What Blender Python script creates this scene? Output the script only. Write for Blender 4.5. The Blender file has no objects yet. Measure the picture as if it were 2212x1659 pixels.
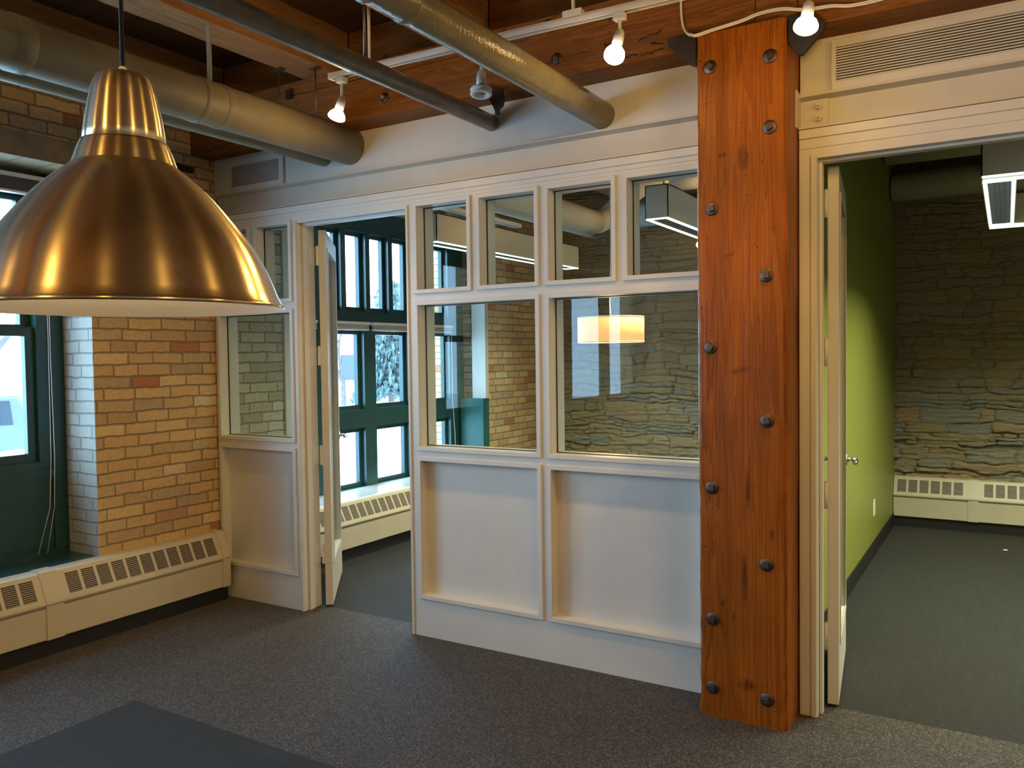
import bpy, math, random
from mathutils import Vector, Matrix, noise
random.seed(7)
sc = bpy.context.scene
COL = sc.collection
PI = math.pi

# ------------------------------------------------------------------ camera
F = Vector((-0.51768, 0.85489, -0.03426)); R = Vector((0.85555, 0.51754, -0.0134)); U = Vector((-0.00627, 0.03625, 0.99932))
CAMLOC = Vector((0, -3.48, 1.505)); FPX = 1765.65
cd = bpy.data.cameras.new('camera'); cam = bpy.data.objects.new('camera', cd); COL.objects.link(cam)
cam.matrix_world = Matrix(((R.x, U.x, -F.x, CAMLOC.x), (R.y, U.y, -F.y, CAMLOC.y), (R.z, U.z, -F.z, CAMLOC.z), (0, 0, 0, 1)))
cd.sensor_width = 36; cd.lens = FPX / 2212 * 36; cd.clip_start = 0.05; cd.clip_end = 300
sc.camera = cam

# ------------------------------------------------------------------ sky, exposure
w = bpy.data.worlds.new('sky'); sc.world = w; w.use_nodes = True
bg = w.node_tree.nodes['Background']; bg.inputs[0].default_value = (0.41, 0.655, 1.0, 1); bg.inputs[1].default_value = 15.0
sc.view_settings.view_transform = 'Standard'; sc.view_settings.look = 'None'
sc.view_settings.exposure = 0.0; sc.view_settings.gamma = 1; sc.view_settings.use_curve_mapping = False
cy = sc.cycles
cy.use_denoising = True; cy.max_bounces = 8; cy.diffuse_bounces = 4; cy.glossy_bounces = 3; cy.transparent_max_bounces = 16
cy.transmission_bounces = 4; cy.sample_clamp_indirect = 6; cy.caustics_reflective = False; cy.caustics_refractive = False
cy.use_adaptive_sampling = True; cy.adaptive_threshold = 0.02

WARM = (1.0, 0.70, 0.38); CAN = (1.0, 0.57, 0.14); FLUO = (1.0, 0.98, 0.66)
def light(name, kind, loc, energy, color, direction=None, **kw):
    d = bpy.data.lights.new(name, kind); d.energy = energy; d.color = color
    for k, v in kw.items(): setattr(d, k, v)
    o = bpy.data.objects.new(name, d); COL.objects.link(o); o.location = loc
    if direction is not None: o.rotation_euler = Vector(direction).to_track_quat('-Z', 'Y').to_euler()
    return o
# portals that guide the daylight through the real window openings
def portal(loc, sx, sy, direction):
    o = light('window_portal', 'AREA', loc, 1, (1, 1, 1), direction, shape='RECTANGLE', size=sx, size_y=sy)
    o.data.cycles.is_portal = True
portal((-4.93, -1.9, 1.5), 2.1, 2.1, (1, 0, 0)); portal((-4.93, 1.93, 1.55), 2.5, 2.3, (1, 0, 0)); portal((-4.93, -5.95, 1.5), 3.4, 2.1, (1, 0, 0))
# unseen warm lamps, added to lift light levels and streak the metal dome
for p, e in (((-1.18, -4.84, 2.62), 56), ((-2.9, -5.2, 2.7), 22), ((0.9, -5.2, 2.72), 34), ((1.9, -3.2, 2.72), 52), ((1.4, -1.2, 2.65), 34), ((-2.1, 3.1, 2.7), 9)):
    light('unseen_fill_lamp', 'POINT', p, e, CAN, shadow_soft_size=0.035)

# ------------------------------------------------------------------ node helpers
class NT:
    def __init__(s, name):
        s.m = bpy.data.materials.new(name); s.m.use_nodes = True; s.t = s.m.node_tree; s.t.nodes.clear()
        s.out = s.n('ShaderNodeOutputMaterial'); s.b = s.n('ShaderNodeBsdfPrincipled'); s.l(s.b.outputs[0], s.out.inputs[0])
    def n(s, ty, **kw):
        x = s.t.nodes.new(ty)
        for k, v in kw.items(): setattr(x, k, v)
        return x
    def l(s, a, b): s.t.links.new(a, b)
    def put(s, a, sock):
        if isinstance(a, (int, float)): sock.default_value = a
        elif isinstance(a, tuple): sock.default_value = a if len(a) == len(sock.default_value) else a + (1,)
        else: s.l(a, sock)
    def M(s, op, a, b=0.0, c=None):
        x = s.n('ShaderNodeMath', operation=op); s.put(a, x.inputs[0]); s.put(b, x.inputs[1])
        if c is not None: s.put(c, x.inputs[2])
        return x.outputs[0]
    def pos(s):
        g = s.n('ShaderNodeNewGeometry'); x = s.n('ShaderNodeSeparateXYZ'); s.l(g.outputs['Position'], x.inputs[0])
        return g.outputs['Position'], x.outputs[0], x.outputs[1], x.outputs[2]
    def obj(s): return s.n('ShaderNodeTexCoord').outputs['Object']
    def vec(s, a, b, c):
        x = s.n('ShaderNodeCombineXYZ'); s.put(a, x.inputs[0]); s.put(b, x.inputs[1]); s.put(c, x.inputs[2]); return x.outputs[0]
    def scale(s, v, sc_):
        x = s.n('ShaderNodeVectorMath', operation='MULTIPLY'); s.l(v, x.inputs[0]); x.inputs[1].default_value = sc_; return x.outputs[0]
    def noise(s, v, scale=5, detail=3, rough=0.55, dist=0.0):
        x = s.n('ShaderNodeTexNoise'); s.l(v, x.inputs['Vector']); x.inputs['Scale'].default_value = scale
        x.inputs['Detail'].default_value = detail; x.inputs['Roughness'].default_value = rough; x.inputs['Distortion'].default_value = dist
        return x.outputs[0]
    def voro(s, v, scale=5, feat='F1', out='Distance', rnd=1.0):
        x = s.n('ShaderNodeTexVoronoi', feature=feat); s.l(v, x.inputs['Vector']); x.inputs['Scale'].default_value = scale
        x.inputs['Randomness'].default_value = rnd; return x.outputs[out]
    def ramp(s, f, stops, interp='LINEAR'):
        x = s.n('ShaderNodeValToRGB'); r = x.color_ramp; r.interpolation = interp
        while len(r.elements) < len(stops): r.elements.new(0.5)
        for e, (p, c) in zip(r.elements, stops):
            e.position = p; e.color = (c + (1,)) if isinstance(c, tuple) else (c, c, c, 1)
        s.put(f, x.inputs[0]); return x.outputs[0]
    def mix(s, f, a, b, mode='MIX'):
        x = s.n('ShaderNodeMix', data_type='RGBA', blend_type=mode); s.put(f, x.inputs[0]); s.put(a, x.inputs[6]); s.put(b, x.inputs[7]); return x.outputs[2]
    def bump(s, h, strength=0.3, dist=0.01):
        x = s.n('ShaderNodeBump'); x.inputs['Strength'].default_value = strength; x.inputs['Distance'].default_value = dist
        s.l(h, x.inputs['Height']); s.l(x.outputs[0], s.b.inputs['Normal'])
    def set(s, color=None, rough=None, metal=None, spec=None):
        if color is not None: s.put(color, s.b.inputs['Base Color'])
        if rough is not None: s.put(rough, s.b.inputs['Roughness'])
        if metal is not None: s.put(metal, s.b.inputs['Metallic'])
        if spec is not None: s.put(spec, s.b.inputs['Specular IOR Level'])
        return s.m

def paint(name, c, rough=0.45, var=0.06, bump=0.04, scale=6, spec=0.5):
    t = NT(name); v = t.pos()[0]; n = t.noise(v, scale, 4)
    lo = tuple(x * (1 - var) for x in c); hi = tuple(min(1, x * (1 + var)) for x in c)
    t.set(t.ramp(n, [(0.3, lo), (0.7, hi)]), rough, spec=spec); t.bump(t.noise(v, 90, 2), bump, 0.004)
    return t.m
def metal(name, c, rough=0.35):
    t = NT(name); n = t.noise(t.pos()[0], 40, 3); t.set(t.ramp(n, [(0.2, tuple(x * .8 for x in c)), (0.8, c)]), rough, 1.0); return t.m
def emit(name, c, strength):
    t = NT(name); t.set(c, 0.5); t.b.inputs['Emission Color'].default_value = c + (1,); t.b.inputs['Emission Strength'].default_value = strength; return t.m

def brick(name, axis, cols, mortar, bw=0.205, bh=0.0675, joint=0.005, rough=0.85, bstr=0.9, painted=False):
    t = NT(name); P, x, y, z = t.pos(); c = x if axis == 'x' else y
    nz = t.noise(P, 7, 2); n2 = t.noise(P, 28, 3)
    cc = t.M('ADD', c, t.M('MULTIPLY', t.M('SUBTRACT', n2, 0.5), 0.010))
    zz = t.M('ADD', z, t.M('ADD', t.M('MULTIPLY', t.M('SUBTRACT', nz, 0.5), 0.018), t.M('MULTIPLY', t.M('SUBTRACT', n2, 0.5), 0.008)))
    v = t.M('DIVIDE', zz, bh); row = t.M('FLOOR', v)
    wn = t.n('ShaderNodeTexWhiteNoise', noise_dimensions='1D'); t.l(row, wn.inputs['W'])
    off = t.M('ADD', t.M('MULTIPLY', row, 0.5), t.M('ADD', t.M('MULTIPLY', wn.outputs[0], 0.30), t.M('MULTIPLY', t.M('SUBTRACT', t.noise(t.vec(t.M('MULTIPLY', c, 3.0), t.M('MULTIPLY', row, 7.3), 0.0), 1.0, 1), 0.5), 0.9)))
    u = t.M('ADD', t.M('DIVIDE', cc, bw), off); col = t.M('FLOOR', u)
    fu = t.M('FRACT', u); fv = t.M('FRACT', v)
    du = t.M('MULTIPLY', t.M('MINIMUM', fu, t.M('SUBTRACT', 1.0, fu)), bw)
    dv = t.M('MULTIPLY', t.M('MINIMUM', fv, t.M('SUBTRACT', 1.0, fv)), bh)
    d = t.M('MINIMUM', du, dv)
    mask = t.ramp(t.M('DIVIDE', d, joint * 2), [(0.28, 0.0), (0.62, 1.0)])
    w2 = t.n('ShaderNodeTexWhiteNoise', noise_dimensions='2D'); t.l(t.vec(col, row, 0.0), w2.inputs['Vector'])
    k = len(cols); bc = t.ramp(w2.outputs[0], [(i / k, c_) for i, c_ in enumerate(cols)], 'CONSTANT')
    grime = t.ramp(t.noise(P, 35, 5, 0.7), [(0.25, 0.72), (0.6, 1.0)])
    pits = t.ramp(t.voro(P, 55), [(0.04, 0.35), (0.14, 1.0)])
    bc = t.mix(1.0, t.mix(0.8, bc, grime, 'MULTIPLY'), pits, 'MULTIPLY') if not painted else t.mix(0.35, bc, grime, 'MULTIPLY')
    mt = t.mix(0.7, mortar, t.ramp(t.noise(P, 60, 4), [(0.3, 0.6), (0.7, 1.0)]), 'MULTIPLY')
    t.set(t.mix(mask, mt, bc), rough, spec=0.25)
    h = t.M('ADD', mask, t.M('ADD', t.M('MULTIPLY', t.noise(P, 50, 4), 0.35), t.M('MULTIPLY', w2.outputs[0], 0.25)))
    t.bump(h, bstr, 0.008); return t.m

def wood(name, axis, c0, c1, c2, rough=0.45, ring=7.0, knots=True, stain=0.5):
    t = NT(name); P, x, y, z = t.pos()
    s = {'x': (0.05, 1, 1), 'y': (1, 0.05, 1), 'z': (1, 1, 0.035)}[axis]
    v = t.scale(P, s)
    n1 = t.noise(v, ring, 4, 0.6, 0.8); n2 = t.noise(v, 60, 4, 0.7, 0.3); n3 = t.noise(t.scale(P, tuple(0.2 if q < .5 else 1 for q in s)), 5, 4, 0.6)
    rings = t.M('FRACT', t.M('MULTIPLY', n1, 20.0))
    rr = t.ramp(rings, [(0.0, 0.15), (0.55, 0.75), (0.9, 1.0), (1.0, 0.1)])
    mixf = t.M('ADD', t.M('MULTIPLY', rr, 0.45), t.M('MULTIPLY', n2, 0.65))
    c = t.ramp(mixf, [(0.2, c0), (0.55, c1), (0.9, c2)])
    c = t.mix(stain, c, t.ramp(n3, [(0.30, 0.45), (0.50, 0.95), (0.7, 1.0)]), 'MULTIPLY')
    if knots:
        kn = t.voro(t.scale(P, {'x': (0.45, 1, 1), 'y': (1, 0.45, 1), 'z': (1, 1, 0.45)}[axis]), 5.5)
        c = t.mix(t.ramp(kn, [(0.03, 0.6), (0.08, 0.0)]), c, tuple(q * 0.22 for q in c0))
        nick = t.voro(P, 26); c = t.mix(t.ramp(nick, [(0.05, 0.8), (0.10, 0.0)]), c, tuple(q * 0.15 for q in c0))
    t.set(c, rough, spec=0.2); t.bump(mixf, 0.35, 0.004); return t.m

MAT = {}
MAT['white'] = paint('white_paint', (0.70, 0.69, 0.65), 0.38, 0.03)
MAT['wallwhite'] = paint('wall_white_paint', (0.66, 0.64, 0.58), 0.6, 0.04)
MAT['steelwhite'] = paint('painted_steel', (0.60, 0.57, 0.50), 0.45, 0.05)
MAT['radiator'] = paint('radiator_enamel', (0.60, 0.55, 0.42), 0.4, 0.04)
MAT['grille'] = paint('painted_slot_shade', (0.06, 0.05, 0.04), 0.7)  # dark colour stands in for the shade inside slots and behind slats
MAT['black'] = paint('black_base', (0.012, 0.012, 0.014), 0.6)
MAT['iron'] = paint('black_iron', (0.02, 0.018, 0.018), 0.55, 0.2)
MAT['teal'] = paint('dark_teal_paint', (0.017, 0.064, 0.066), 0.28, 0.15)
MAT['tealpanel'] = paint('teal_panel_paint', (0.02, 0.12, 0.12), 0.4, 0.25, scale=3)
MAT['sill'] = paint('pale_sill_metal', (0.6, 0.62, 0.62), 0.12, 0.03)
MAT['green'] = paint('olive_green_paint', (0.26, 0.285, 0.055), 0.42, 0.04)
MAT['pipe'] = paint('insulated_pipe_jacket', (0.30, 0.26, 0.17), 0.45, 0.12, 0.3, 4)
MAT['pipe2'] = paint('grey_painted_pipe', (0.21, 0.18, 0.13), 0.22, 0.15, 0.25, 12)
MAT['pipe3'] = paint('glossy_pipe', (0.22, 0.20, 0.13), 0.16, 0.18, 0.5, 5)
MAT['concrete'] = paint('stone_lintel', (0.30, 0.24, 0.17), 0.9, 0.2, 0.5, 9)
MAT['plaswhite'] = paint('white_plastic', (0.82, 0.80, 0.74), 0.3, 0.02, 0)
MAT['cord'] = paint('black_cord', (0.01, 0.01, 0.012), 0.6)
MAT['fixture'] = paint('luminaire_enamel', (0.66, 0.60, 0.50), 0.3, 0.02, 0)
MAT['chrome'] = metal('satin_chrome', (0.75, 0.74, 0.72), 0.2)
MAT['steel'] = metal('galvanised_rod', (0.25, 0.24, 0.24), 0.45)
MAT['bolt'] = metal('dark_bolt_steel', (0.16, 0.12, 0.10), 0.45)
TAN = [tuple(min(1, q * 1.45) for q in c) for c in [(0.46, 0.31, 0.15), (0.42, 0.28, 0.13), (0.50, 0.35, 0.18), (0.38, 0.26, 0.14), (0.48, 0.33, 0.16), (0.45, 0.28, 0.15), (0.53, 0.38, 0.21), (0.44, 0.30, 0.15), (0.36, 0.27, 0.17), (0.46, 0.32, 0.16), (0.41, 0.30, 0.17), (0.49, 0.34, 0.18), (0.43, 0.31, 0.16)]]
MAT['brick'] = brick('tan_brick', 'y', TAN + [(0.56, 0.33, 0.19)] + TAN + [(0.50, 0.22, 0.11), (0.75, 0.62, 0.40)], (0.36, 0.28, 0.18), bstr=0.8)
MAT['palebrick'] = brick('whitewashed_brick', 'y', [(0.60, 0.56, 0.42), (0.55, 0.50, 0.37), (0.66, 0.62, 0.48), (0.50, 0.44, 0.32), (0.58, 0.53, 0.41)], (0.38, 0.34, 0.27), bstr=0.8)
MAT['brickx'] = brick('grey_tan_brick', 'x', [(0.42, 0.34, 0.24), (0.36, 0.28, 0.2), (0.48, 0.40, 0.30), (0.33, 0.27, 0.2), (0.45, 0.36, 0.26)], (0.18, 0.15, 0.12))
MAT['paintbrick'] = brick('white_painted_brick', 'x', [(0.56, 0.54, 0.47), (0.53, 0.51, 0.44), (0.58, 0.56, 0.49)], (0.50, 0.475, 0.405), joint=0.004, painted=True)
COLM = wood('old_fir_column', 'z', (0.17, 0.042, 0.003), (0.30, 0.080, 0.005), (0.38, 0.118, 0.009), 0.40, ring=4.0, stain=0.75)
def detail_column(m):
    t = NT.__new__(NT); t.m = m; t.t = m.node_tree; t.b = [n for n in t.t.nodes if n.type == 'BSDF_PRINCIPLED'][0]
    src = t.b.inputs['Base Color'].links[0].from_socket; P, x, y, z = t.pos(); n = t.noise(P, 18, 4)
    # fine straight grain band on the left third
    xb = t.M('ADD', x, t.M('MULTIPLY', t.M('SUBTRACT', t.noise(t.scale(P, (.3, .3, 1)), 1.5, 2), .5), .05))
    inb = t.M('MULTIPLY', t.M('GREATER_THAN', xb, -1.005), t.M('LESS_THAN', xb, -.955))
    ln = t.M('GREATER_THAN', t.M('SINE', t.M('MULTIPLY', xb, 1250.0)), .35)
    c = t.mix(t.M('MULTIPLY', t.M('MULTIPLY', inb, ln), .55), src, (0.10, 0.028, 0.004, 1))
    # dark scars and knots
    for (cx, cz, rx, rz, k) in ((-.913, 1.435, .050, .016, .25), (-.955, 1.90, .036, .012, .3), (-.90, 2.28, .030, .06, .0), (-.985, 2.30, .018, .012, .1), (-.90, .60, .014, .11, .0), (-.895, .16, .05, .03, .1), (-.885, .95, .012, .10, 0), (-1.01, .80, .012, .015, 0), (-.99, .48, .012, .018, 0)):
        dx = t.M('DIVIDE', t.M('SUBTRACT', x, cx), rx); dz = t.M('DIVIDE', t.M('SUBTRACT', t.M('SUBTRACT', z, cz), t.M('MULTIPLY', t.M('SUBTRACT', x, cx), k)), rz)
        d = t.M('ADD', t.M('POWER', t.M('ABSOLUTE', dx), 2.0), t.M('POWER', t.M('ABSOLUTE', dz), 2.0))
        f = t.ramp(t.M('ADD', d, t.M('MULTIPLY', t.M('SUBTRACT', n, .5), 1.6)), [(0.1, .75), (1.0, 0.0)])
        c = t.mix(t.M('MULTIPLY', f, t.ramp(t.noise(t.scale(P, (1, 1, .1)), 60, 3), [(0.35, .3), (.6, 1.0)])), c, (0.045, 0.014, 0.005, 1))
    # nail holes crowd the left edge
    h = t.ramp(t.voro(t.scale(P, (1, 1, .8)), 38), [(0.10, 1.0), (0.16, 0.0)])
    ed = t.ramp(t.M('ADD', x, 1.09), [(0.02, 1.0), (0.09, 0.0)])
    c = t.mix(t.M('MULTIPLY', t.M('MULTIPLY', h, ed), t.M('GREATER_THAN', t.noise(P, 4, 2), .5)), c, (0.03, 0.01, 0.004, 1))
    t.l(c, t.b.inputs['Base Color']); return m
MAT['column'] = detail_column(COLM)
MAT['beam'] = wood('old_fir_beam', 'x', (0.11, 0.042, 0.010), (0.21, 0.082, 0.018), (0.28, 0.12, 0.034), 0.65)
MAT['joist'] = wood('old_fir_joist', 'y', (0.19, 0.085, 0.030), (0.33, 0.16, 0.06), (0.42, 0.22, 0.10), 0.55)
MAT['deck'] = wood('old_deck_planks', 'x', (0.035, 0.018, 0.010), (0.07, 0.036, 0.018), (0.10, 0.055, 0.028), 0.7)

def carpet(name, cols, scale, streak=None, base_noise=0.3, spec=0.3):
    t = NT(name); P = t.pos()[0]
    n = t.noise(P, scale, 3, 0.8); v = t.voro(P, scale * 1.3, out='Color'); s = t.n('ShaderNodeSeparateColor'); t.l(v, s.inputs[0])
    f = t.M('ADD', t.M('MULTIPLY', n, 0.5), t.M('MULTIPLY', s.outputs[0], 0.5))
    if streak: f = t.M('ADD', t.M('MULTIPLY', f, 0.6), t.M('MULTIPLY', t.noise(t.scale(P, streak), 30, 3), 0.4))
    c = t.ramp(f, cols); c = t.mix(base_noise, c, t.ramp(t.noise(P, 1.6, 3), [(0.3, 0.6), (0.7, 1.0)]), 'MULTIPLY')
    t.set(c, 0.72, spec=spec); t.bump(f, 0.5, 0.003); t.b.inputs['Sheen Weight'].default_value = 0.15
    return t.m
MAT['carpet'] = carpet('brown_black_carpet', [(0.32, (0.002, 0.002, 0.003)), (0.47, (0.010, 0.009, 0.010)), (0.58, (0.036, 0.031, 0.030)), (0.74, (0.13, 0.105, 0.09))], 150)
MAT['carpet2'] = carpet('slate_carpet', [(0.30, (0.004, 0.005, 0.005)), (0.5, (0.010, 0.012, 0.013)), (0.72, (0.020, 0.022, 0.023))], 110, (1, 0.15, 1), spec=0.12)
MAT['mat'] = carpet('inset_slate_carpet', [(0.30, (0.004, 0.006, 0.008)), (0.5, (0.008, 0.011, 0.015)), (0.75, (0.015, 0.020, 0.026))], 110, (0.2, 1, 1), spec=0.12)

def mk_glass():
    t = NT('clear_glass'); t.t.nodes.remove(t.b)
    tr = t.n('ShaderNodeBsdfTransparent'); gl = t.n('ShaderNodeBsdfGlossy'); gl.inputs['Roughness'].default_value = 0.01
    tr.inputs[0].default_value = (0.93, 0.97, 0.94, 1); lw = t.n('ShaderNodeLayerWeight'); lw.inputs[0].default_value = 0.5
    fr = t.M('ADD', t.M('MULTIPLY', t.M('POWER', lw.outputs['Facing'], 5.0), 0.9), 0.028)
    mx = t.n('ShaderNodeMixShader'); t.l(fr, mx.inputs[0]); t.l(tr.outputs[0], mx.inputs[1]); t.l(gl.outputs[0], mx.inputs[2])
    t.l(mx.outputs[0], t.out.inputs[0]); return t.m
MAT['glass'] = mk_glass()
def mk_brushed():
    t = NT('spun_aluminium'); o = t.obj(); s = t.n('ShaderNodeSeparateXYZ'); t.l(o, s.inputs[0])
    n = t.noise(t.vec(0.0, 0.0, s.outputs[2]), 900, 2); sc_ = t.noise(o, 30, 4)
    t.set(t.ramp(t.M('ADD', t.M('MULTIPLY', n, 0.3), t.M('MULTIPLY', sc_, 0.7)), [(0.2, (0.76, 0.65, 0.47)), (0.8, (0.84, 0.72, 0.53))]), 0.25, 1.0)
    t.b.inputs['Anisotropic'].default_value = 0.9; t.b.inputs['Anisotropic Rotation'].default_value = 0.25
    tg = t.n('ShaderNodeTangent', direction_type='RADIAL', axis='Z'); t.l(tg.outputs[0], t.b.inputs['Tangent'])
    t.bump(n, 0.05, 0.0006); return t.m
MAT['brushed'] = mk_brushed()
MAT['lampin'] = paint('lamp_inner_enamel', (0.80, 0.76, 0.66), 0.5, 0.01, 0)
MAT['bulb'] = emit('lit_bulb', (1.0, 0.80, 0.50), 14.0)
MAT['tube'] = emit('lit_louver', (0.86, 1.0, 0.86), 1.6)
MAT['tubedim'] = emit('louver_cells', (0.42, 0.50, 0.50), 0.55)
MAT['shade'] = emit('lit_linen_shade', (1.0, 0.50, 0.17), 0.9)
MAT['shaderim'] = emit('shade_diffuser', (1.0, 0.80, 0.5), 1.2)

# ------------------------------------------------------------------ mesh helpers
class MB:
    def __init__(s): s.v = []; s.f = []; s.sm = []
    def add(s, vs, fs, smooth=False):
        b = len(s.v); s.v += [tuple(p) for p in vs]; s.f += [tuple(b + i for i in f) for f in fs]; s.sm += [smooth] * len(fs); return s
    def box(s, x0, x1, y0, y1, z0, z1):
        return s.add([(x0, y0, z0), (x1, y0, z0), (x1, y1, z0), (x0, y1, z0), (x0, y0, z1), (x1, y0, z1), (x1, y1, z1), (x0, y1, z1)],
                     [(0, 3, 2, 1), (4, 5, 6, 7), (0, 1, 5, 4), (1, 2, 6, 5), (2, 3, 7, 6), (3, 0, 4, 7)])
    def obox(s, c, ax, ay, az):
        c, ax, ay, az = Vector(c), Vector(ax), Vector(ay), Vector(az); vs = []
        for k in (-1, 1):
            for i, j in ((-1, -1), (1, -1), (1, 1), (-1, 1)): vs.append(c + ax * i + ay * j + az * k)
        return s.add(vs, [(0, 3, 2, 1), (4, 5, 6, 7), (0, 1, 5, 4), (1, 2, 6, 5), (2, 3, 7, 6), (3, 0, 4, 7)])
    def tube(s, pts, r, n=16, cap=True):
        pts = [Vector(p) for p in pts]; rings = []; up = Vector((0, 0, 1)); prev = None
        rs = r if isinstance(r, (list, tuple)) else [r] * len(pts)
        for i, p in enumerate(pts):
            d = (pts[min(i + 1, len(pts) - 1)] - pts[max(i - 1, 0)]).normalized()
            if prev is None:
                a = d.cross(up if abs(d.z) < .9 else Vector((1, 0, 0))).normalized()
            else: a = (prev - d * prev.dot(d)).normalized()
            prev = a; b = d.cross(a); rings.append([p + (a * math.cos(2 * PI * k / n) + b * math.sin(2 * PI * k / n)) * rs[i] for k in range(n)])
        vs = [q for g in rings for q in g]; fs = []
        for i in range(len(pts) - 1):
            for k in range(n): fs.append((i * n + k, i * n + (k + 1) % n, (i + 1) * n + (k + 1) % n, (i + 1) * n + k))
        s.add(vs, fs, True)
        if cap: s.add(rings[0], [tuple(reversed(range(n)))]); s.add(rings[-1], [tuple(range(n))])
        return s
    def lathe(s, prof, n=48, M=None):
        vs = []; M = M or Matrix()
        for (r, z) in prof:
            for k in range(n): vs.append(M @ Vector((r * math.cos(2 * PI * k / n), r * math.sin(2 * PI * k / n), z)))
        fs = [(i * n + k, i * n + (k + 1) % n, (i + 1) * n + (k + 1) % n, (i + 1) * n + k) for i in range(len(prof) - 1) for k in range(n)]
        return s.add(vs, fs, True)
    def prism(s, poly, fn, a, b):
        n = len(poly); vs = [fn(u, v, a) for u, v in poly] + [fn(u, v, b) for u, v in poly]
        return s.add(vs, [tuple(range(n)), tuple(reversed(range(n, 2 * n)))] + [(i, i + n, (i + 1) % n + n, (i + 1) % n) for i in range(n)])
    def slab(s, u0, u1, v0, v1, holes, w0, w1, fn):
        us = sorted(set([u0, u1] + [h[0] for h in holes] + [h[1] for h in holes])); vs_ = sorted(set([v0, v1] + [h[2] for h in holes] + [h[3] for h in holes]))
        us = [q for q in us if u0 <= q <= u1]; vs_ = [q for q in vs_ if v0 <= q <= v1]
        def solid(i, j):
            if i < 0 or j < 0 or i >= len(us) - 1 or j >= len(vs_) - 1: return False
            cu = (us[i] + us[i + 1]) / 2; cv = (vs_[j] + vs_[j + 1]) / 2
            return not any(h[0] < cu < h[1] and h[2] < cv < h[3] for h in holes)
        for i in range(len(us) - 1):
            for j in range(len(vs_) - 1):
                if not solid(i, j): continue
                a, b, c, d = us[i], us[i + 1], vs_[j], vs_[j + 1]
                s.add([fn(a, c, w0), fn(b, c, w0), fn(b, d, w0), fn(a, d, w0)], [(0, 1, 2, 3)])
                s.add([fn(a, c, w1), fn(b, c, w1), fn(b, d, w1), fn(a, d, w1)], [(3, 2, 1, 0)])
                for (di, dj, p, q) in ((-1, 0, (a, c), (a, d)), (1, 0, (b, c), (b, d)), (0, -1, (a, c), (b, c)), (0, 1, (a, d), (b, d))):
                    if not solid(i + di, j + dj): s.add([fn(*p, w0), fn(*q, w0), fn(*q, w1), fn(*p, w1)], [(0, 1, 2, 3)])
        return s
    def ring(s, u0, u1, v0, v1, wd, w0, w1, fn):
        return s.slab(u0 - wd, u1 + wd, v0 - wd, v1 + wd, [(u0, u1, v0, v1)], w0, w1, fn)
    def build(s, name, mat, parent=None, loc=None, bevel=0.0):
        me = bpy.data.meshes.new(name)
        off = Vector(loc) if loc is not None else Vector((0, 0, 0))
        me.from_pydata([tuple(Vector(p) - off) for p in s.v], [], s.f)
        me.polygons.foreach_set('use_smooth', s.sm)
        me.materials.append(mat if not isinstance(mat, str) else MAT[mat])
        import bmesh
        bm = bmesh.new(); bm.from_mesh(me); bmesh.ops.remove_doubles(bm, verts=bm.verts, dist=1e-5)
        bmesh.ops.recalc_face_normals(bm, faces=bm.faces); bm.to_mesh(me); bm.free()
        o = bpy.data.objects.new(name, me); COL.objects.link(o)
        if bevel:
            b = o.modifiers.new('bevel', 'BEVEL'); b.width = bevel; b.segments = 2; b.limit_method = 'ANGLE'
        if parent is not None:
            o.parent = parent
            wl = wloc(parent); o.location = off - wl if loc is not None else -wl
        else: o.location = off
        return o
def wloc(o):
    p = Vector(o.location)
    while o.parent: o = o.parent; p += Vector(o.location)
    return p
XZ = lambda u, v, w: (u, w, v)      # u=x v=z w=y
YZ = lambda u, v, w: (w, u, v)      # u=y v=z w=x
def tag(o, label, cat, group=None, kind=None):
    if kind: o['kind'] = kind
    o['label'] = label; o['category'] = cat
    if group: o['group'] = group
    return o
def struct(o, label=None, cat=None):
    o['kind'] = 'structure'
    if label: o['label'] = label
    if cat: o['category'] = cat
    return o
def empty(name, loc):
    o = bpy.data.objects.new(name, None); COL.objects.link(o); o.location = loc; o.empty_display_size = 0.05; return o
def copy_tree(o, parent=None):
    c = o.copy(); COL.objects.link(c); c.parent = parent
    for ch in list(o.children): copy_tree(ch, c)
    return c

# ------------------------------------------------------------------ floors
ZC = 3.30
XL = -4.31
struct(MB().box(XL - .3, 3.6, -9.2, 0.14, -0.12, 0.0).build('floor', 'carpet'), 'dark brown and black speckled carpet of the front room', 'floor')
struct(MB().box(XL, -0.93, 0.141, 4.35, -0.12, 0.0).build('floor', 'carpet2'), 'dark slate carpet of the room behind the glazed partition', 'floor')
struct(MB().box(-0.929, 3.6, 0.141, 4.35, -0.12, 0.0).build('floor', 'carpet2'), 'dark slate carpet of the green-walled room', 'floor')
tag(MB().box(-3.29, 1.2, -4.6, -1.30, 0.0, 0.004).build('floor_mat', 'mat'), 'smooth dark slate carpet inset in the speckled carpet below the big metal lamp', 'mat')

# ------------------------------------------------------------------ left wall with window bays
BAYS = [(-3.45, -0.819, 0.40, 2.555), (0.66, 3.20, 0.40, 2.74), (-7.7, -4.2, 0.40, 2.555)]
struct(MB().slab(-9.2, 4.6, 0, ZC, BAYS, XL, -4.95, YZ).build('wall_left', 'brick'), 'tan brick outer wall with deep window bays', 'wall')
struct(MB().box(-4.585, XL + .002, -0.8195, -0.8155, 0.40, 2.555).build('trim_1', 'paintbrick'), 'white painted brick jamb beside the near window', 'jamb')
# lintel
tag(MB().box(XL - .35, XL + .006, -3.6, -0.70, 2.556, 2.684).build('stone_lintel', 'concrete'), 'long brown stone lintel over the near window behind the big metal lamp', 'lintel')
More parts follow.
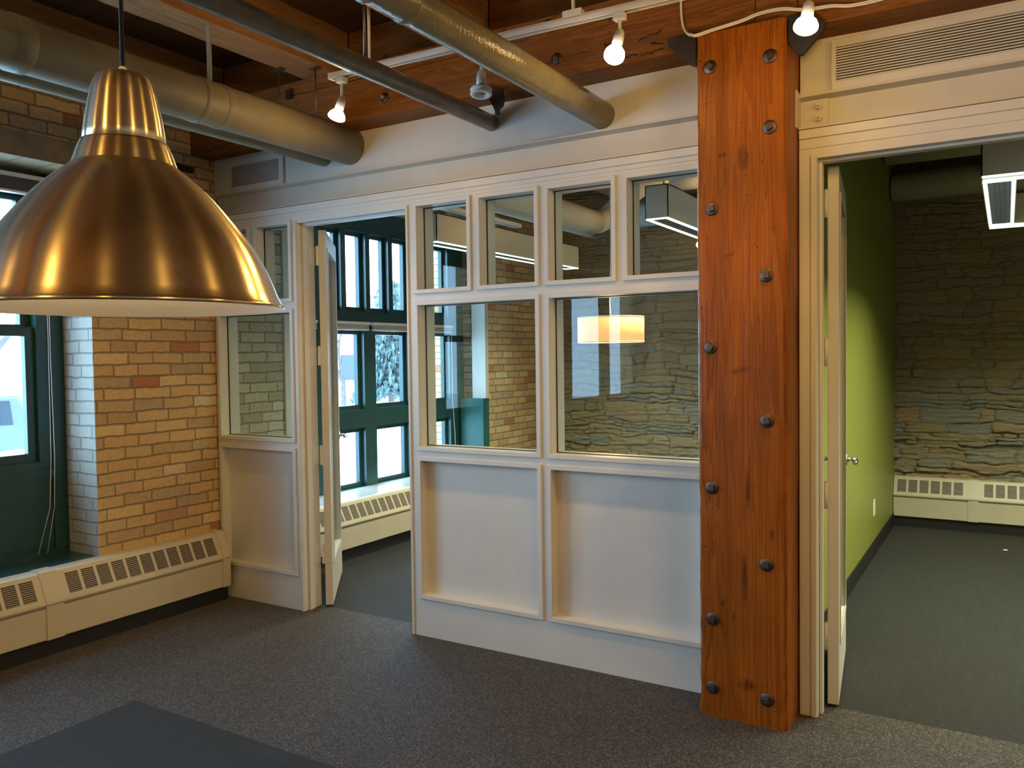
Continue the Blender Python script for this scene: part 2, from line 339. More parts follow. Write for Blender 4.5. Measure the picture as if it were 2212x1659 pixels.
# far jamb of the middle room bay
struct(MB().box(-4.60, XL, 3.196, 3.199, 0.4, 2.74).build('trim_2', 'brickx'), 'grey brick jamb at the far end of the middle room window bay', 'jamb')
tag(MB().box(-4.46, XL + .004, 3.14, 3.195, 1.10, 2.74).build('jamb_board', 'white'), 'white painted vertical board at the far end of the middle room windows', 'board')
tag(MB().box(-4.57, XL + .004, 3.09, 3.195, 0.43, 1.10).build('jamb_panel', 'tealpanel'), 'teal painted wooden box panel at the far end of the middle room sill', 'panel')
tag(MB().box(XL, XL + .02, 0.565, 0.66, 0.43, 2.74).build('corner_board', 'white'), 'white painted corner board on the brick seen through the sidelight glass', 'board')

# ------------------------------------------------------------------ windows in the left wall
def outer_window(name, y0, y1, z0, z1, cells, label, xf=-4.60, inner=0.035):
    # cells: (ya,yb,za,zb) openings
    fr = MB().slab(y0, y1, z0, z1, cells, xf, xf - .10, YZ).build(name, 'teal')
    struct(fr, label, 'window')
    for (a, b, c, d) in cells:
        s = MB().slab(a, b, c, d, [(a + inner, b - inner, c + inner, d - inner)], xf - .045, xf - .085, YZ).build('sash', 'teal', fr)
        MB().box(xf - .068, xf - .062, a + inner - .004, b - inner + .004, c + inner - .004, d - inner + .004).build('pane', 'glass', s)
    return fr
# near window (two double hung sashes)
cells = []
for (a, b) in ((-1.74, -0.965), (-2.63, -1.86), (-3.40, -2.75)):
    cells += [(a, b, 0.95, 1.69), (a, b, 1.69 + .0001, 2.445)]
cells = [(a, b, c, d) for (a, b, c, d) in cells]
w1 = MB().slab(-3.45, -0.819, 0.425, 2.555, [(a, b, 0.95, 2.445) for (a, b) in ((-1.74, -0.965), (-2.63, -1.86), (-3.40, -2.75))], -4.60, -4.72, YZ).build('window_1', 'teal')
struct(w1, 'near dark green sash window behind the big metal lamp, in the white jamb', 'window')
for (a, b) in ((-1.74, -0.965), (-2.63, -1.86), (-3.40, -2.75)):
    for (c, d, xx) in ((0.95, 1.70, -4.625), (1.665, 2.445, -4.665)):
        s = MB().slab(a, b, c, d, [(a + .05, b - .05, c + .05, d - .05)], xx, xx - .038, YZ).build('sash', 'teal', w1)
        MB().box(xx - .022, xx - .017, a + .046, b - .046, c + .046, d - .046).build('pane', 'glass', s)
MB().box(-4.60, -4.588, -0.90, -0.82, 0.425, 2.555).box(-4.60, -4.585, -3.4, -0.9, 0.425, 0.46).box(-4.60, -4.588, -3.4, -0.9, 0.86, 0.905).build('casing', 'teal', w1)
# middle room window wall
cells = []
for k, a in enumerate((0.665, 1.235 - .30, 1.235, 1.531, 1.826, 2.124, 2.418, 2.712)):
    b = (0.875, 1.175, 1.475, 1.773, 2.068, 2.362, 2.655, 2.945)[k]
    cells.append((a, b, 1.893, 2.549))
for a, b in ((0.70, 1.12), (1.265, 1.735), (1.88, 2.335), (2.495, 2.963)):
    cells.append((a, b, 1.077, 1.737)); cells.append((a, b, 0.43, 0.922))
outer_window('window_2', 0.66, 3.196, 0.40, 2.74, cells, 'dark teal window wall of the middle room with a row of narrow transoms on top')
outer_window('window_3', -7.7, -4.2, 0.425, 2.555, [(-7.55, -6.55, 0.91, 2.4), (-6.43, -5.43, 0.91, 2.4), (-5.31, -4.35, .91, 2.4)], 'dark green window behind the camera', inner=0.05)  # unseen bay, reflected in the panes, widened to add daylight on the partition
# sills
struct(MB().box(-4.60, XL + .02, -3.45, -0.822, 0.40, 0.424).build('trim_3', 'teal'), 'dark green sill shelf behind the near radiator', 'sill')
struct(MB().box(-4.60, XL + .02, 0.662, 3.09, 0.40, 0.428).build('trim_4', 'sill'), 'pale glossy window sill of the middle room', 'sill')
struct(MB().box(-4.60, XL, -7.7, -4.2, 0.40, 0.424).build('trim_5', 'teal'), 'dark green sill behind the camera', 'sill')

# blinds
def blind(y0, y1, z0, z1, label, mat, x=-4.585, cord=None):
    t = empty('window_blind', (x, (y0 + y1) / 2, z1)); tag(t, label, 'blind', 'raised window blinds')
    MB().box(x, x + .05, y0, y1, z1 - .022, z1).build('headrail', 'plaswhite', t)
    m = MB()
    k = max(3, int((z1 - z0 - .03) / .006))
    for i in range(k): m.box(x + .006, x + .046, y0 + .01, y1 - .01, z0 + .012 + i * .006, z0 + .0155 + i * .006)
    m.build('slats', mat, t)
    MB().box(x + .004, x + .048, y0 + .01, y1 - .01, z0, z0 + .011).build('bottom_rail', 'plaswhite', t)
    if cord:
        for pts in cord: MB().tube(pts, 0.0018, 6).build('cord', 'plaswhite', t)
    return t
darkslat = paint('dark_blind_slat', (0.12, 0.12, 0.13), 0.5)
blind(-1.80, -0.90, 2.415, 2.520, 'dark slatted blind pulled up at the top of the near window', darkslat,
      cord=[[(-4.535, -0.935, 2.44), (-4.535, -0.935, 1.6), (-4.535, -0.94, 0.98), (-4.535, -0.955, 0.70), (-4.53, -1.03, 0.45)],
            [(-4.535, -0.925, 2.44), (-4.535, -0.925, 1.5), (-4.535, -0.92, 0.98), (-4.535, -0.93, 0.70), (-4.53, -0.98, 0.45)]])
ltsl = paint('pale_blind_slat', (0.62, 0.60, 0.55), 0.5)
blind(1.22, 1.745, 1.732, 1.802, 'short white raised blind over the middle room window nearest the open door', ltsl)
blind(1.80, 2.36, 1.732, 1.802, 'white raised blind over the middle room window right of the door leaf', ltsl)
blind(2.44, 2.93, 1.732, 1.802, 'white raised blind seen through the large partition pane, with a long cord', ltsl,
      cord=[[(-4.53, 2.90, 1.75), (-4.53, 2.90, 1.1), (-4.53, 2.93, 0.8), (-4.53, 2.945, 0.46)]])
blind(0.69, 1.14, 1.732, 1.802, 'white raised blind behind the partition sidelight', ltsl)

# ------------------------------------------------------------------ radiators
def radiator(u0, u1, mp, label, ends=(0, 0), joints=(), group='white enamel baseboard radiators'):
    t = empty('baseboard_radiator', mp((u0 + u1) / 2, 0, 0)); tag(t, label, 'radiator', group)
    P = [(0, .088), (.135, .088), (.14, .093), (.14, .250), (.122, .252), (.122, .264), (.145, .264), (.148, .272), (.145, .282), (.078, .418), (.062, .426), (0, .426)]
    fn = lambda d, z, u: mp(u, d, z)
    MB().prism(P, fn, u0, u1).build('casing', 'radiator', t)
    MB().prism([(0, 0), (.115, 0), (.115, .088), (0, .088)], fn, u0, u1).build('toe_kick', 'black', t)
    # joint covers
    Pj = [(0, .084), (.139, .084), (.146, .09), (.146, .264), (.152, .272), (.149, .284), (.080, .424), (.064, .431), (0, .431)]
    for (a, b) in list(joints) + ([(u0, u0 + .05)] if ends[0] else []) + ([(u1 - .055, u1)] if ends[1] else []):
        MB().prism(Pj, fn, a, b).build('joint_cover', 'radiator', t)
    # grille sections
    blocks = []; cuts = sorted([(a, b) for a, b in joints]); s = u0 + (.07 if ends[0] else .02)
    for a, b in cuts: blocks.append((s, a - .03)); s = b + .03
    blocks.append((s, u1 - (.08 if ends[1] else .02)))
    dx, dz = -.067, .136; L = math.hypot(dx, dz); nx, nz = dz / L, -dx / L
    def on(tt, off): return (.145 + dx * tt + nx * off, .282 + dz * tt + nz * off)
    for (a, b) in blocks:
        g = MB(); l = MB(); n = max(1, round((b - a) / .0835)); p = (b - a) / n
        for i in range(n):
            c, d = a + i * p + .009, a + (i + 1) * p - .009
            q = [on(.13, -.001), on(.13, .0012), on(.87, .0012), on(.87, -.001)]
            g.prism(q, fn, c, d)  # dark plate on the sloped face, slot shade put into its colour
            for k in range(11):
                tt = .15 + k * .0705
                l.prism([on(tt, 0), on(tt, .0024), on(tt + .016, .0024), on(tt + .016, 0)], fn, c, d)
        go = g.build('grille', 'grille', t); l.build('louvers', 'radiator', go)
    return t
LW = lambda u, d, z: (XL + d, u, z)
YB = 4.30
BW = lambda u, d, z: (u, YB + .03 - d, z)
radiator(-3.3, -0.045, LW, 'long cream baseboard radiator on the brick wall, left of the partition', ends=(0, 1), joints=[(-1.195, -1.105), (-2.36, -2.27)])
radiator(0.16, 4.10, LW, 'cream baseboard radiator below the middle room windows', joints=[(2.2, 2.28), (3.3, 3.38)])
radiator(-0.826, 2.4, BW, 'cream baseboard radiator on the rough stone wall beside the green wall', joints=[(-0.265, -0.19), (0.85, 0.93)])
radiator(-4.1, -0.95, BW, 'cream baseboard radiator low on the stone wall of the middle room', joints=[(-2.6, -2.52)])

# ------------------------------------------------------------------ stone back wall
def stone_wall():
    rng = random.Random(3); x0, x1, z0, z1 = XL - .3, 3.6, 0.0, ZC
    nx, nz = 560, 380; rows = []; z = z0
    while z < z1:
        h = rng.choice((.03, .04, .055, .075, .11)); st = []; x = x0 - rng.random() * .3
        while x < x1:
            wd = rng.uniform(.08, .50); st.append((x, x + wd, rng.random(), rng.random())); x += wd
        rows.append((z, z + h, st)); z += h
    pal = [(0.72, 0.58, 0.36), (0.66, 0.53, 0.34), (0.78, 0.65, 0.42), (0.58, 0.55, 0.44), (0.70, 0.55, 0.34), (0.56, 0.56, 0.48), (0.76, 0.58, 0.34), (0.68, 0.56, 0.37)]
    vs = []; cols = []
    for j in range(nz + 1):
        zz = z0 + (z1 - z0) * j / nz
        for i in range(nx + 1):
            xx = x0 + (x1 - x0) * i / nx
            q = noise.noise(Vector((xx * 2.2, 0, zz * 3))) * .05 + noise.noise(Vector((xx * 9, 5, zz * 16))) * .018
            zq = min(max(zz + q, z0 + 1e-4), z1 - 1e-4); xq = xx + noise.noise(Vector((xx * 6, 9, zz * 12))) * .05
            for (a, b, st) in rows:
                if a <= zq < b: break
            s_ = st[0]
            for s_ in st:
                if s_[0] <= xq < s_[1]: break
            e = min((zq - a) / .008, (b - zq) / .010, (xq - s_[0]) / .012, (s_[1] - xq) / .012, 1.0); e = max(0, e)
            e = e * e * (3 - 2 * e)
            amp = 1.0 if zz < 1.2 else max(.5, 1.0 - (zz - 1.2) * .6)
            lay = noise.noise(Vector((xx * 5 + s_[2] * 40, 2, zz * 40 + s_[3] * 30))) * .016 + noise.noise(Vector((xx * 17, 4, zz * 60))) * .012 + noise.noise(Vector((xx * 45, 4, zz * 90))) * .004
            dpt = (.002 + .038 * s_[2] * s_[2]) * e * amp + lay * amp - .014 * (1 - e) * amp
            vs.append((xx, YB - dpt, zz))
            c = pal[int(s_[3] * 7.99)]; k = (.62 + .38 * e)
            # upper part blends towards one brown tone
            m = 0.0 if zz < 1.0 else min(1, (zz - 1.0) / .9) * .65
            par = (0.62, 0.46, 0.28)
            cols.append(tuple(max(0, (c[a_] * (1 - m) + par[a_] * m) * k) for a_ in range(3)) + (1.0,))
    fs = [(j * (nx + 1) + i, j * (nx + 1) + i + 1, (j + 1) * (nx + 1) + i + 1, (j + 1) * (nx + 1) + i) for j in range(nz) for i in range(nx)]
    b = len(vs); vs += [(x0, YB + .3, z0), (x1, YB + .3, z0), (x1, YB + .3, z1), (x0, YB + .3, z1)]; fs.append((b + 1, b, b + 3, b + 2)); cols += [(0.3, 0.2, 0.1, 1)] * 4
    me = bpy.data.meshes.new('wall_back'); me.from_pydata(vs, [], fs); me.polygons.foreach_set('use_smooth', [True] * len(fs))
    ca = me.color_attributes.new('stone', 'FLOAT_COLOR', 'POINT'); ca.data.foreach_set('color', [c for q in cols for c in q])
    t = NT('rubble_stone'); a = t.n('ShaderNodeVertexColor', layer_name='stone'); P = t.pos()[0]; v = t.scale(P, (1, 1, 3.5))
    c = t.mix(0.75, a.outputs[0], t.ramp(t.noise(v, 22, 6, 0.7), [(0.25, 0.65), (0.7, 1.0)]), 'MULTIPLY')
    t.set(c, 0.85, spec=0.3); t.bump(t.M('ADD', t.noise(v, 26, 6, 0.75), t.M('MULTIPLY', t.noise(t.scale(P, (1, 1, 7)), 7, 5, 0.7), 1.2)), 1.0, 0.03)
    me.materials.append(t.m)
    o = bpy.data.objects.new('wall_back', me); COL.objects.link(o); return o
struct(stone_wall(), 'rough layered rubble stone wall at the back', 'wall')

# ------------------------------------------------------------------ remaining walls
struct(MB().box(-0.88, -0.83, 0.141, YB - .02, 0, ZC).build('wall_green', 'green'), 'smooth olive green wall of the right room', 'wall')
struct(MB().box(-0.93, -0.881, 0.141, YB - .02, 0, ZC).build('wall_divider', 'wallwhite'), 'cream side of the wall between the two back rooms', 'wall')
struct(MB().box(XL + .0005, XL + .004, .142, .564, .43, ZC).build('trim_14', 'palebrick'), 'weathered whitewashed brick seen through the sidelight', 'wall')
struct(MB().box(-0.8295, -0.822, 0.141, YB - .10, 0, 0.112).build('baseboard_left', 'black'), 'black cove base along the green wall', 'baseboard')
struct(MB().box(3.5, 3.7, -9.2, 4.6, 0, ZC).build('wall_right', 'wallwhite'))
struct(MB().box(XL - .3, 3.7, -9.4, -9.2, 0, ZC).build('wall_front', 'wallwhite'))

# ------------------------------------------------------------------ partition
PW = [(-4.264, -3.99, 1.864, 2.303), (-3.91, -3.636, 1.864, 2.303), (-4.264, -3.636, 1.027, 1.781),
      (-2.682, -2.361, 1.864, 2.303), (-2.282, -1.965, 1.864, 2.303), (-1.888, -1.558, 1.864, 2.303), (-1.479, -1.15, 1.864, 2.303),
      (-2.682, -1.965, 1.027, 1.781), (-1.888, -1.15, 1.027, 1.781)]
PP = [(-4.264, -3.636, 0.228, 0.951), (-2.682, -1.965, 0.228, 0.951), (-1.888, -1.15, 0.228, 0.951)]
DOOR1 = (-3.572, -2.756, -1, 2.301); DOOR2 = (-0.658, 0.27, -1, 2.285)
wp = MB().slab(XL + .004, -1.085, 0, 2.402, PW + PP + [DOOR1], 0, 0.14, XZ).build('wall_partition', 'white')
struct(wp, 'white painted glazed wooden partition left of the timber column', 'partition wall')
wp2 = MB().slab(-0.728, 3.5, 0, 2.402, [DOOR2], 0, 0.14, XZ).build('wall_partition', 'white')
struct(wp2, 'white painted partition right of the timber column', 'partition wall')
for (a, b, c, d) in PP:
    MB().box(a, b, 0.05, 0.09, c, d).build('infill_panel', 'white', wp)
    MB().ring(a, b, c, d, .023, -.012, 0.0, XZ).build('panel_molding', 'white', wp, bevel=.002)
nm = ['small transom window hidden behind the lamp, far left', 'small transom window above the sidelight', 'tall sidelight window showing painted brick',
      'small transom window right of the open door, first of four', 'small transom window second right of the door', 'small transom window third right of the door',
      'small transom window next to the timber column', 'large square partition window with teal panel behind', 'large partition window next to the timber column with drum lamp behind']
for i, (a, b, c, d) in enumerate(PW):
    o = MB().ring(a, b, c, d, .022, -.012, 0.0, XZ).build('window_%d' % (i + 4), 'white', bevel=.002); struct(o, nm[i], 'window')
    MB().slab(a, b, c, d, [(a + .004, b - .004, c + .004, d - .004)], .056, .0625, XZ).build('glazing_bead', 'iron', o)
    MB().box(a, b, 0.063, 0.067, c, d).build('pane', 'glass', o)
# door linings and header strips
struct(MB().box(-3.572, -3.558, .035, .075, 0, 2.301).box(-3.558, -2.770, .035, .075, 2.287, 2.301).box(-2.770, -2.756, .035, .075, 0, 2.301)
       .box(-3.586, -3.572, -.010, 0, 0, 2.315).box(-2.756, -2.742, -.010, 0, 0, 2.315).build('trim_6', 'white', bevel=.003), 'white stop molding of the middle room doorway', 'trim')
struct(MB().box(-0.658, -0.645, .035, .075, 0, 2.285).box(-0.645, .257, .035, .075, 2.272, 2.285).box(.257, .27, .035, .075, 0, 2.285)
       .box(-0.728, -0.684, -.006, 0, 0, 2.32).box(-0.682, -0.660, -.012, 0, 0, 2.30).build('trim_7', 'white', bevel=.003), 'white stop molding of the right doorway', 'trim')
struct(MB().box(XL + .004, -1.09, -.008, 0, 2.366, 2.402).box(XL + .004, -1.09, -.004, 0, 2.343, 2.361).build('trim_8', 'white', bevel=.0015), 'grooved white header strip above the partition windows', 'trim')
struct(MB().box(-0.727, 3.5, -.008, 0, 2.366, 2.402).box(-.727, 3.5, -.004, 0, 2.325, 2.361).build('trim_9', 'white', bevel=.0015), 'grooved white header strip above the right doorway', 'trim')
# steel channels
def channel(x0, x1, label):
    P = [(0, 2.406), (0, 2.414), (.048, 2.420), (.048, 2.526), (0, 2.534), (0, 2.544), (.10, 2.544), (.10, 2.406)]
    P = [(-.004 + a, b) for a, b in P]
    return tag(MB().prism(P, lambda d, z, u: (u, d, z), x0, x1).build('steel_channel', 'steelwhite'), label, 'steel beam', 'white painted steel channels')
channel(XL + .004, -1.09, 'long white painted steel channel above the glazed partition')
ch2 = channel(-0.727, 3.5, 'white painted steel channel above the right doorway with a bolted end clip')
m = MB().box(-.733, -.727, -.045, .046, 2.408, 2.555).box(-.727, -.62, .032, .044, 2.42, 2.526)
m.build('clip_angle', 'steelwhite', ch2)
for zz in (2.498, 2.450):
    b = MB().tube([(-.655, .034, zz), (-.655, .028, zz)], .019, 16).tube([(-.655, .028, zz), (-.655, .014, zz)], .014, 6).tube([(-.655, .012, zz), (-.655, .0, zz)], .005, 10)
    b.build('bolt', 'steelwhite', ch2)
# plaster above the channel
struct(MB().box(XL + .004, -1.09, .02, .12, 2.544, 2.764).build('wall_upper', 'wallwhite'), 'white plaster strip between steel channel and timber beam', 'wall')
struct(MB().box(-0.727, 3.5, .02, .12, 2.544, 2.764).build('wall_upper', 'wallwhite'), 'white plaster strip over the right doorway', 'wall')
# grilles
def air_grille(x0, x1, z0, z1, gx0, gx1, gz0, gz1, n, label):
    t = empty('air_grille', ((x0 + x1) / 2, .02, z0)); tag(t, label, 'vent', 'linear air grilles')
    MB().slab(x0, x1, z0, z1, [(gx0, gx1, gz0, gz1)], .004, .0198, XZ).build('frame', 'wallwhite', t, bevel=.0015)
    MB().box(gx0, gx1, .016, .0197, gz0, gz1).build('backing', 'grille', t)
    m = MB(); p = (gz1 - gz0) / n
    for i in range(n): m.obox(((gx0 + gx1) / 2, .0105, gz0 + p * (i + .5)), ((gx1 - gx0) / 2, 0, 0), (0, .004, p * .18), (0, -.001, p * .20))
    m.build('slat', 'wallwhite', t)
    return t
air_grille(-4.20, -3.68, 2.546, 2.742, -4.135, -3.713, 2.573, 2.703, 17, 'small white slotted air grille beside the brick wall')
air_grille(-0.605, 3.0, 2.546, 2.742, -0.588, 2.9, 2.577, 2.712, 13, 'long white slotted air grille right of the timber column')

# ------------------------------------------------------------------ doors
def door(name, A, B, ang_dir, label, width=0.79):
    # A..B is the hinge edge thickness, leaf runs from it along ang_dir
    A = Vector((A[0], A[1], 0)); B = Vector((B[0], B[1], 0)); d = Vector((ang_dir[0], ang_dir[1], 0)).normalized(); nn = (A - B); th = .044
    n = Vector((-d.y, d.x, 0)); n = n if n.dot(nn) > 0 else -n
    O = B
    fn = lambda u, v, w: tuple(O + d * u + n * w + Vector((0, 0, v)))
    H0, H1 = .012, 2.272
    hole = (.10, width - .10, .26, H1 - .11)
    o = MB().slab(0, width, H0, H1, [hole], 0, th, fn).build(name, 'white', bevel=.0015); struct(o, label, 'door')
    MB().slab(hole[0] - .016, hole[1] + .016, hole[2] - .016, hole[3] + .016, [(hole[0] + .004, hole[1] - .004, hole[2] + .004, hole[3] - .004)], -.005, 0, fn).slab(hole[0] - .016, hole[1] + .016, hole[2] - .016, hole[3] + .016, [(hole[0] + .004, hole[1] - .004, hole[2] + .004, hole[3] - .004)], th, th + .005, fn).build('glazing_bead', 'white', o)
    MB().slab(hole[0], hole[1], hole[2], hole[3], [(9, 9.1, 9, 9.1)], th / 2 - .003, th / 2 + .003, fn).build('pane', 'glass', o)
    return o, fn, d, n, th
def hinge(parent, P, z, d, n, wj):
    # knuckle at P, leaves on the door edge and the jamb
    h = MB().tube([(P[0], P[1], z - .056), (P[0], P[1], z + .056)], .0075, 12)
    for k in (-.034, -.011, .011, .034): h.tube([(P[0], P[1], z + k - .001), (P[0], P[1], z + k + .001)], .0082, 12)
    h.tube([(P[0], P[1], z + .056), (P[0], P[1], z + .062)], [.006, .003], 12)
    o = h.build('hinge', 'plaswhite', parent)
    return o
def handle(parent, fn, width, th, lens):
    h = empty('handle', (0, 0, 0)); h.parent = parent
    for s_, w0 in ((-1, 0), (1, th)):
        f2 = lambda u, v, w: Vector(fn(u, v, w0 + s_ * w))
        MB().tube([f2(width - .065, .975, 0), f2(width - .065, .975, .008)], .027, 24).tube([f2(width - .065, .975, .008), f2(width - .065, .975, .05)], .010, 16)\
            .tube([f2(width - .058, .975, .048), f2(width - .115, .975, .052), f2(width - .165, .973, .050), f2(width - .178, .971, .042)], [.0095, .009, .008, .0075], 12).build('lever', 'chrome', h)
    return h
d1, fn1, dd, nn, th = door('door_1', (-3.523, .128), (-3.488, .152), (-3.993 + 3.488, .776 - .152), 'white glazed door standing open into the middle room')
handle(d1, fn1, .79, th, 1)
for z in (.32, .92, 1.52, 2.12): hinge(d1, (-3.546, .136), z, dd, nn, 0)
m = MB()
for z in (.32, .92, 1.52, 2.12):
    m.box(-3.5715, -3.5695, .09, .14, z - .056, z + .056)
m.build('hinge_leaf', 'plaswhite', d1)
m = MB()
for z in (.32, .92, 1.52, 2.12):
    c = Vector((-3.518, .1335, z)); dirn = Vector((-3.523 + 3.488, .128 - .152, 0)).normalized()
    m.obox(c + Vector((.0, -.002, 0)), dirn * .024, Vector((dirn.y, -dirn.x, 0)) * .0012, (0, 0, .056))
    for q in (-.04, -.015, .015, .04): m.tube([c + Vector((.010 if abs(q) > .02 else .016, 0, q)) + Vector((dirn.y, -dirn.x, 0)) * (.0), c + Vector((.010 if abs(q) > .02 else .016, -.004, q))], .0025, 8)
m.build('hinge_plate', 'plaswhite', d1)
d2, fn2, dd2, nn2, th = door('door_2', (-.641, .135), (-.598, .138), (-.678 + .598, .812 - .138), 'white glazed door standing open against the green room wall', .72)
handle(d2, fn2, .72, th, 1)
for z in (.30, .90, 1.50, 2.12): hinge(d2, (-.648, .133), z, dd2, nn2, 0)

# ------------------------------------------------------------------ timber column
def column():
    x0, x1, y0, y1, z0, z1 = -1.090, -0.733, -0.20, 0.18, 0.0, 2.795
    t = empty('timber_column', ((x0 + x1) / 2, (y0 + y1) / 2, 0)); tag(t, 'tall orange brown timber column studded with iron bolts', 'column')
    ch = .012; prof = []
    def edge(a, b, n):
        for i in range(n): prof.append((a[0] + (b[0] - a[0]) * i / n, a[1] + (b[1] - a[1]) * i / n))
    edge((x0 + ch, y0), (x1 - ch, y0), 14); edge((x1 - ch, y0), (x1, y0 + ch), 1); edge((x1, y0 + ch), (x1, y1 - ch), 8); edge((x1, y1 - ch), (x1 - ch, y1), 1)
    edge((x1 - ch, y1), (x0 + ch, y1), 4); edge((x0 + ch, y1), (x0, y1 - ch), 1); edge((x0, y1 - ch), (x0, y0 + ch), 8); edge((x0, y0 + ch), (x0 + ch, y0), 1)
    n = len(prof); NZ = 120; vs = []
    cx, cy_ = (x0 + x1) / 2, (y0 + y1) / 2
    for j in range(NZ + 1):
        z = z0 + (z1 - z0) * j / NZ
        for (x, y) in prof:
            dx = (noise.noise(Vector((x * 3, y * 3, z * 2.2))) * .004 + noise.noise(Vector((x * 20, y * 20, z * 9))) * .0022)
            corner = abs(x - cx) > .16 and abs(y - cy_) > .17
            if corner: dx += noise.noise(Vector((x, y * 5, z * 14))) * .005 - .002
            v = Vector((x - cx, y - cy_, 0)).normalized(); vs.append((x + v.x * dx, y + v.y * dx * .6, z))
    fs = [(j * n + k, j * n + (k + 1) % n, (j + 1) * n + (k + 1) % n, (j + 1) * n + k) for j in range(NZ) for k in range(n)]
    fs += [tuple(range(n)), tuple(NZ * n + k for k in range(n))]
    m = MB(); m.add(vs, fs, False); m.build('post', 'column', t)
    for (bx, bz) in ((-1.032, 2.659), (-.795, 2.656), (-.797, 2.383), (-1.027, 2.091), (-.81, 1.808), (-1.035, 1.53), (-.809, 1.235), (-1.033, .954), (-.813, .661), (-1.032, .409), (-1.033, .122), (-.812, .115)):
        a = random.random() * 3
        w_ = MB(); M = Matrix.Translation((bx, y0 + .002, bz)) @ Matrix.Rotation(PI / 2, 4, 'X')
        w_.lathe([(0, .0), (.028, .0), (.028, .003), (.024, .0055), (.0, .0055)], 28, M)
        b = w_.build('washer', 'bolt', t)
        c, s_ = math.cos(a) * .0125, math.sin(a) * .0125
        MB().obox((bx, y0 - .0105, bz), (c, 0, s_), (-s_, 0, c), (0, -.007, 0)).build('bolt_head', 'bolt', b, bevel=.002)
    return t
column()

# ------------------------------------------------------------------ beams, joists, deck
def rough_beam(name, x0, x1, y0, y1, z0, z1, mat, axis, seed, amp=.003):
    # box subdivided along its length, slightly uneven
    L0, L1 = (x0, x1) if axis == 'x' else (y0, y1); n = max(4, int((L1 - L0) / .06)); vs = []; q = [(0, 0), (.5, 0), (1, 0), (1, .5), (1, 1), (.5, 1), (0, 1), (0, .5)]
    for i in range(n + 1):
        l = L0 + (L1 - L0) * i / n
        for (a, b) in q:
            if axis == 'x': p = Vector((l, y0 + (y1 - y0) * a, z0 + (z1 - z0) * b))
            else: p = Vector((x0 + (x1 - x0) * a, l, z0 + (z1 - z0) * b))
            k = noise.noise(p * 4 + Vector((seed, 0, 0))) * amp
            p.z += k
            if axis == 'x': p.y += k
            else: p.x += k
            vs.append(p)
    fs = [(i * 8 + k, i * 8 + (k + 1) % 8, (i + 1) * 8 + (k + 1) % 8, (i + 1) * 8 + k) for i in range(n) for k in range(8)] + [tuple(range(8)), tuple(n * 8 + k for k in range(8))]
    return MB().add(vs, fs)
def beam_bolt(parent, x, z, y=-.147):
    M = Matrix.Translation((x, y + .001, z)) @ Matrix.Rotation(PI / 2, 4, 'X')
    w_ = MB().lathe([(0, 0), (.026, 0), (.026, .005), (.019, .009), (.0, .009)], 24, M).build('washer', 'bolt', parent)
    MB().tube([(x, y - .008, z), (x, y - .020, z)], .011, 6).build('bolt_head', 'chrome', w_)
t = empty('timber_beam', (-2.6, 0, 2.765)); tag(t, 'long heavy timber beam carrying the joists above the glazed partition', 'beam', 'main timber beams')
rough_beam('b', XL - .2, -0.865, -.147, .147, 2.765, 3.05, 'beam', 'x', 1).build('timber', 'beam', t)
for x, z in ((-2.766, 2.851), (-1.757, 2.851), (-3.62, 2.87), (-1.80, 3.01), (-2.1, 2.99)): beam_bolt(t, x, z)
MB().obox((-3.446, -.152, 2.987), (.022, 0, 0), (0, .006, 0), (0, 0, .026)).build('square_plate', 'iron', t)
MB().box(-3.9, -2.9, -.1485, -.1465, 2.975, 2.978).box(-2.9, -1.9, -.1485, -.1465, 2.968, 2.9705).build('shrinkage_crack', 'black', t)
# dark old check marks near the column end
m = MB(); rr = random.Random(5)
for (x0_, z0_, x1_, z1_, n_) in ((-1.52, 2.865, -1.51, 2.80, 4), (-1.51, 2.865, -1.455, 2.845, 5), (-1.47, 2.85, -1.43, 2.80, 6), (-1.43, 2.795, -1.36, 2.79, 6), (-1.35, 2.785, -1.25, 2.795, 8), (-1.36, 2.85, -1.26, 2.87, 6), (-1.30, 2.82, -1.24, 2.815, 5), (-1.50, 2.985, -1.497, 2.955, 3)):
    pr = []
    for i in range(n_ + 1):
        q = i / n_; pr.append((x0_ + (x1_ - x0_) * q + rr.uniform(-.006, .006), -.1475, z0_ + (z1_ - z0_) * q + rr.uniform(-.006, .006)))
    m.tube(pr, [rr.uniform(.0015, .0045) for _ in pr], 6)
m.build('check_marks', 'black', t)
t2 = empty('timber_beam', (1.2, 0, 2.765)); tag(t2, 'heavy timber beam running right from the column over the right doorway', 'beam', 'main timber beams')
rough_beam('b', -.70, 3.6, -.147, .147, 2.758, 3.05, 'beam', 'x', 8).build('timber', 'beam', t2)
beam_bolt(t2, -.50, 2.93)
tag(MB().box(-.862, -.703, -.155, .147, 2.80, 3.05).build('beam_block', 'beam', bevel=.004), 'short timber block between the two beams on top of the column', 'timber block')
jx = [(-4.306, -4.15), (-3.34, -3.125), (-2.42, -2.205), (-1.50, -1.285), (-.58, -.365)]
jl = ['timber joist hard against the brick wall', 'broad timber joist crossing above the thin grey pipe', 'timber joist crossing above the glossy pipe', 'timber joist above the middle track lamps',
      'timber joist above the timber column', 'timber joist right of the column, out of view', 'timber joist further right, out of view', 'timber joist nearest the right wall, out of view']
for i, (a, b) in enumerate(jx):
    for (y0, y1, s_) in ((-9.2, -.02, ' in the front room'), (.02, YB, ' in the back rooms')):
        if y0 > 0 and i in (4,): pass
        o = rough_beam('j', a, b, y0, y1, 3.052, ZC - .001, 'joist', 'y', i * 3.1, .004).build('ceiling_joist', 'joist')
        tag(o, jl[i] + s_, 'joist', 'ceiling joists')
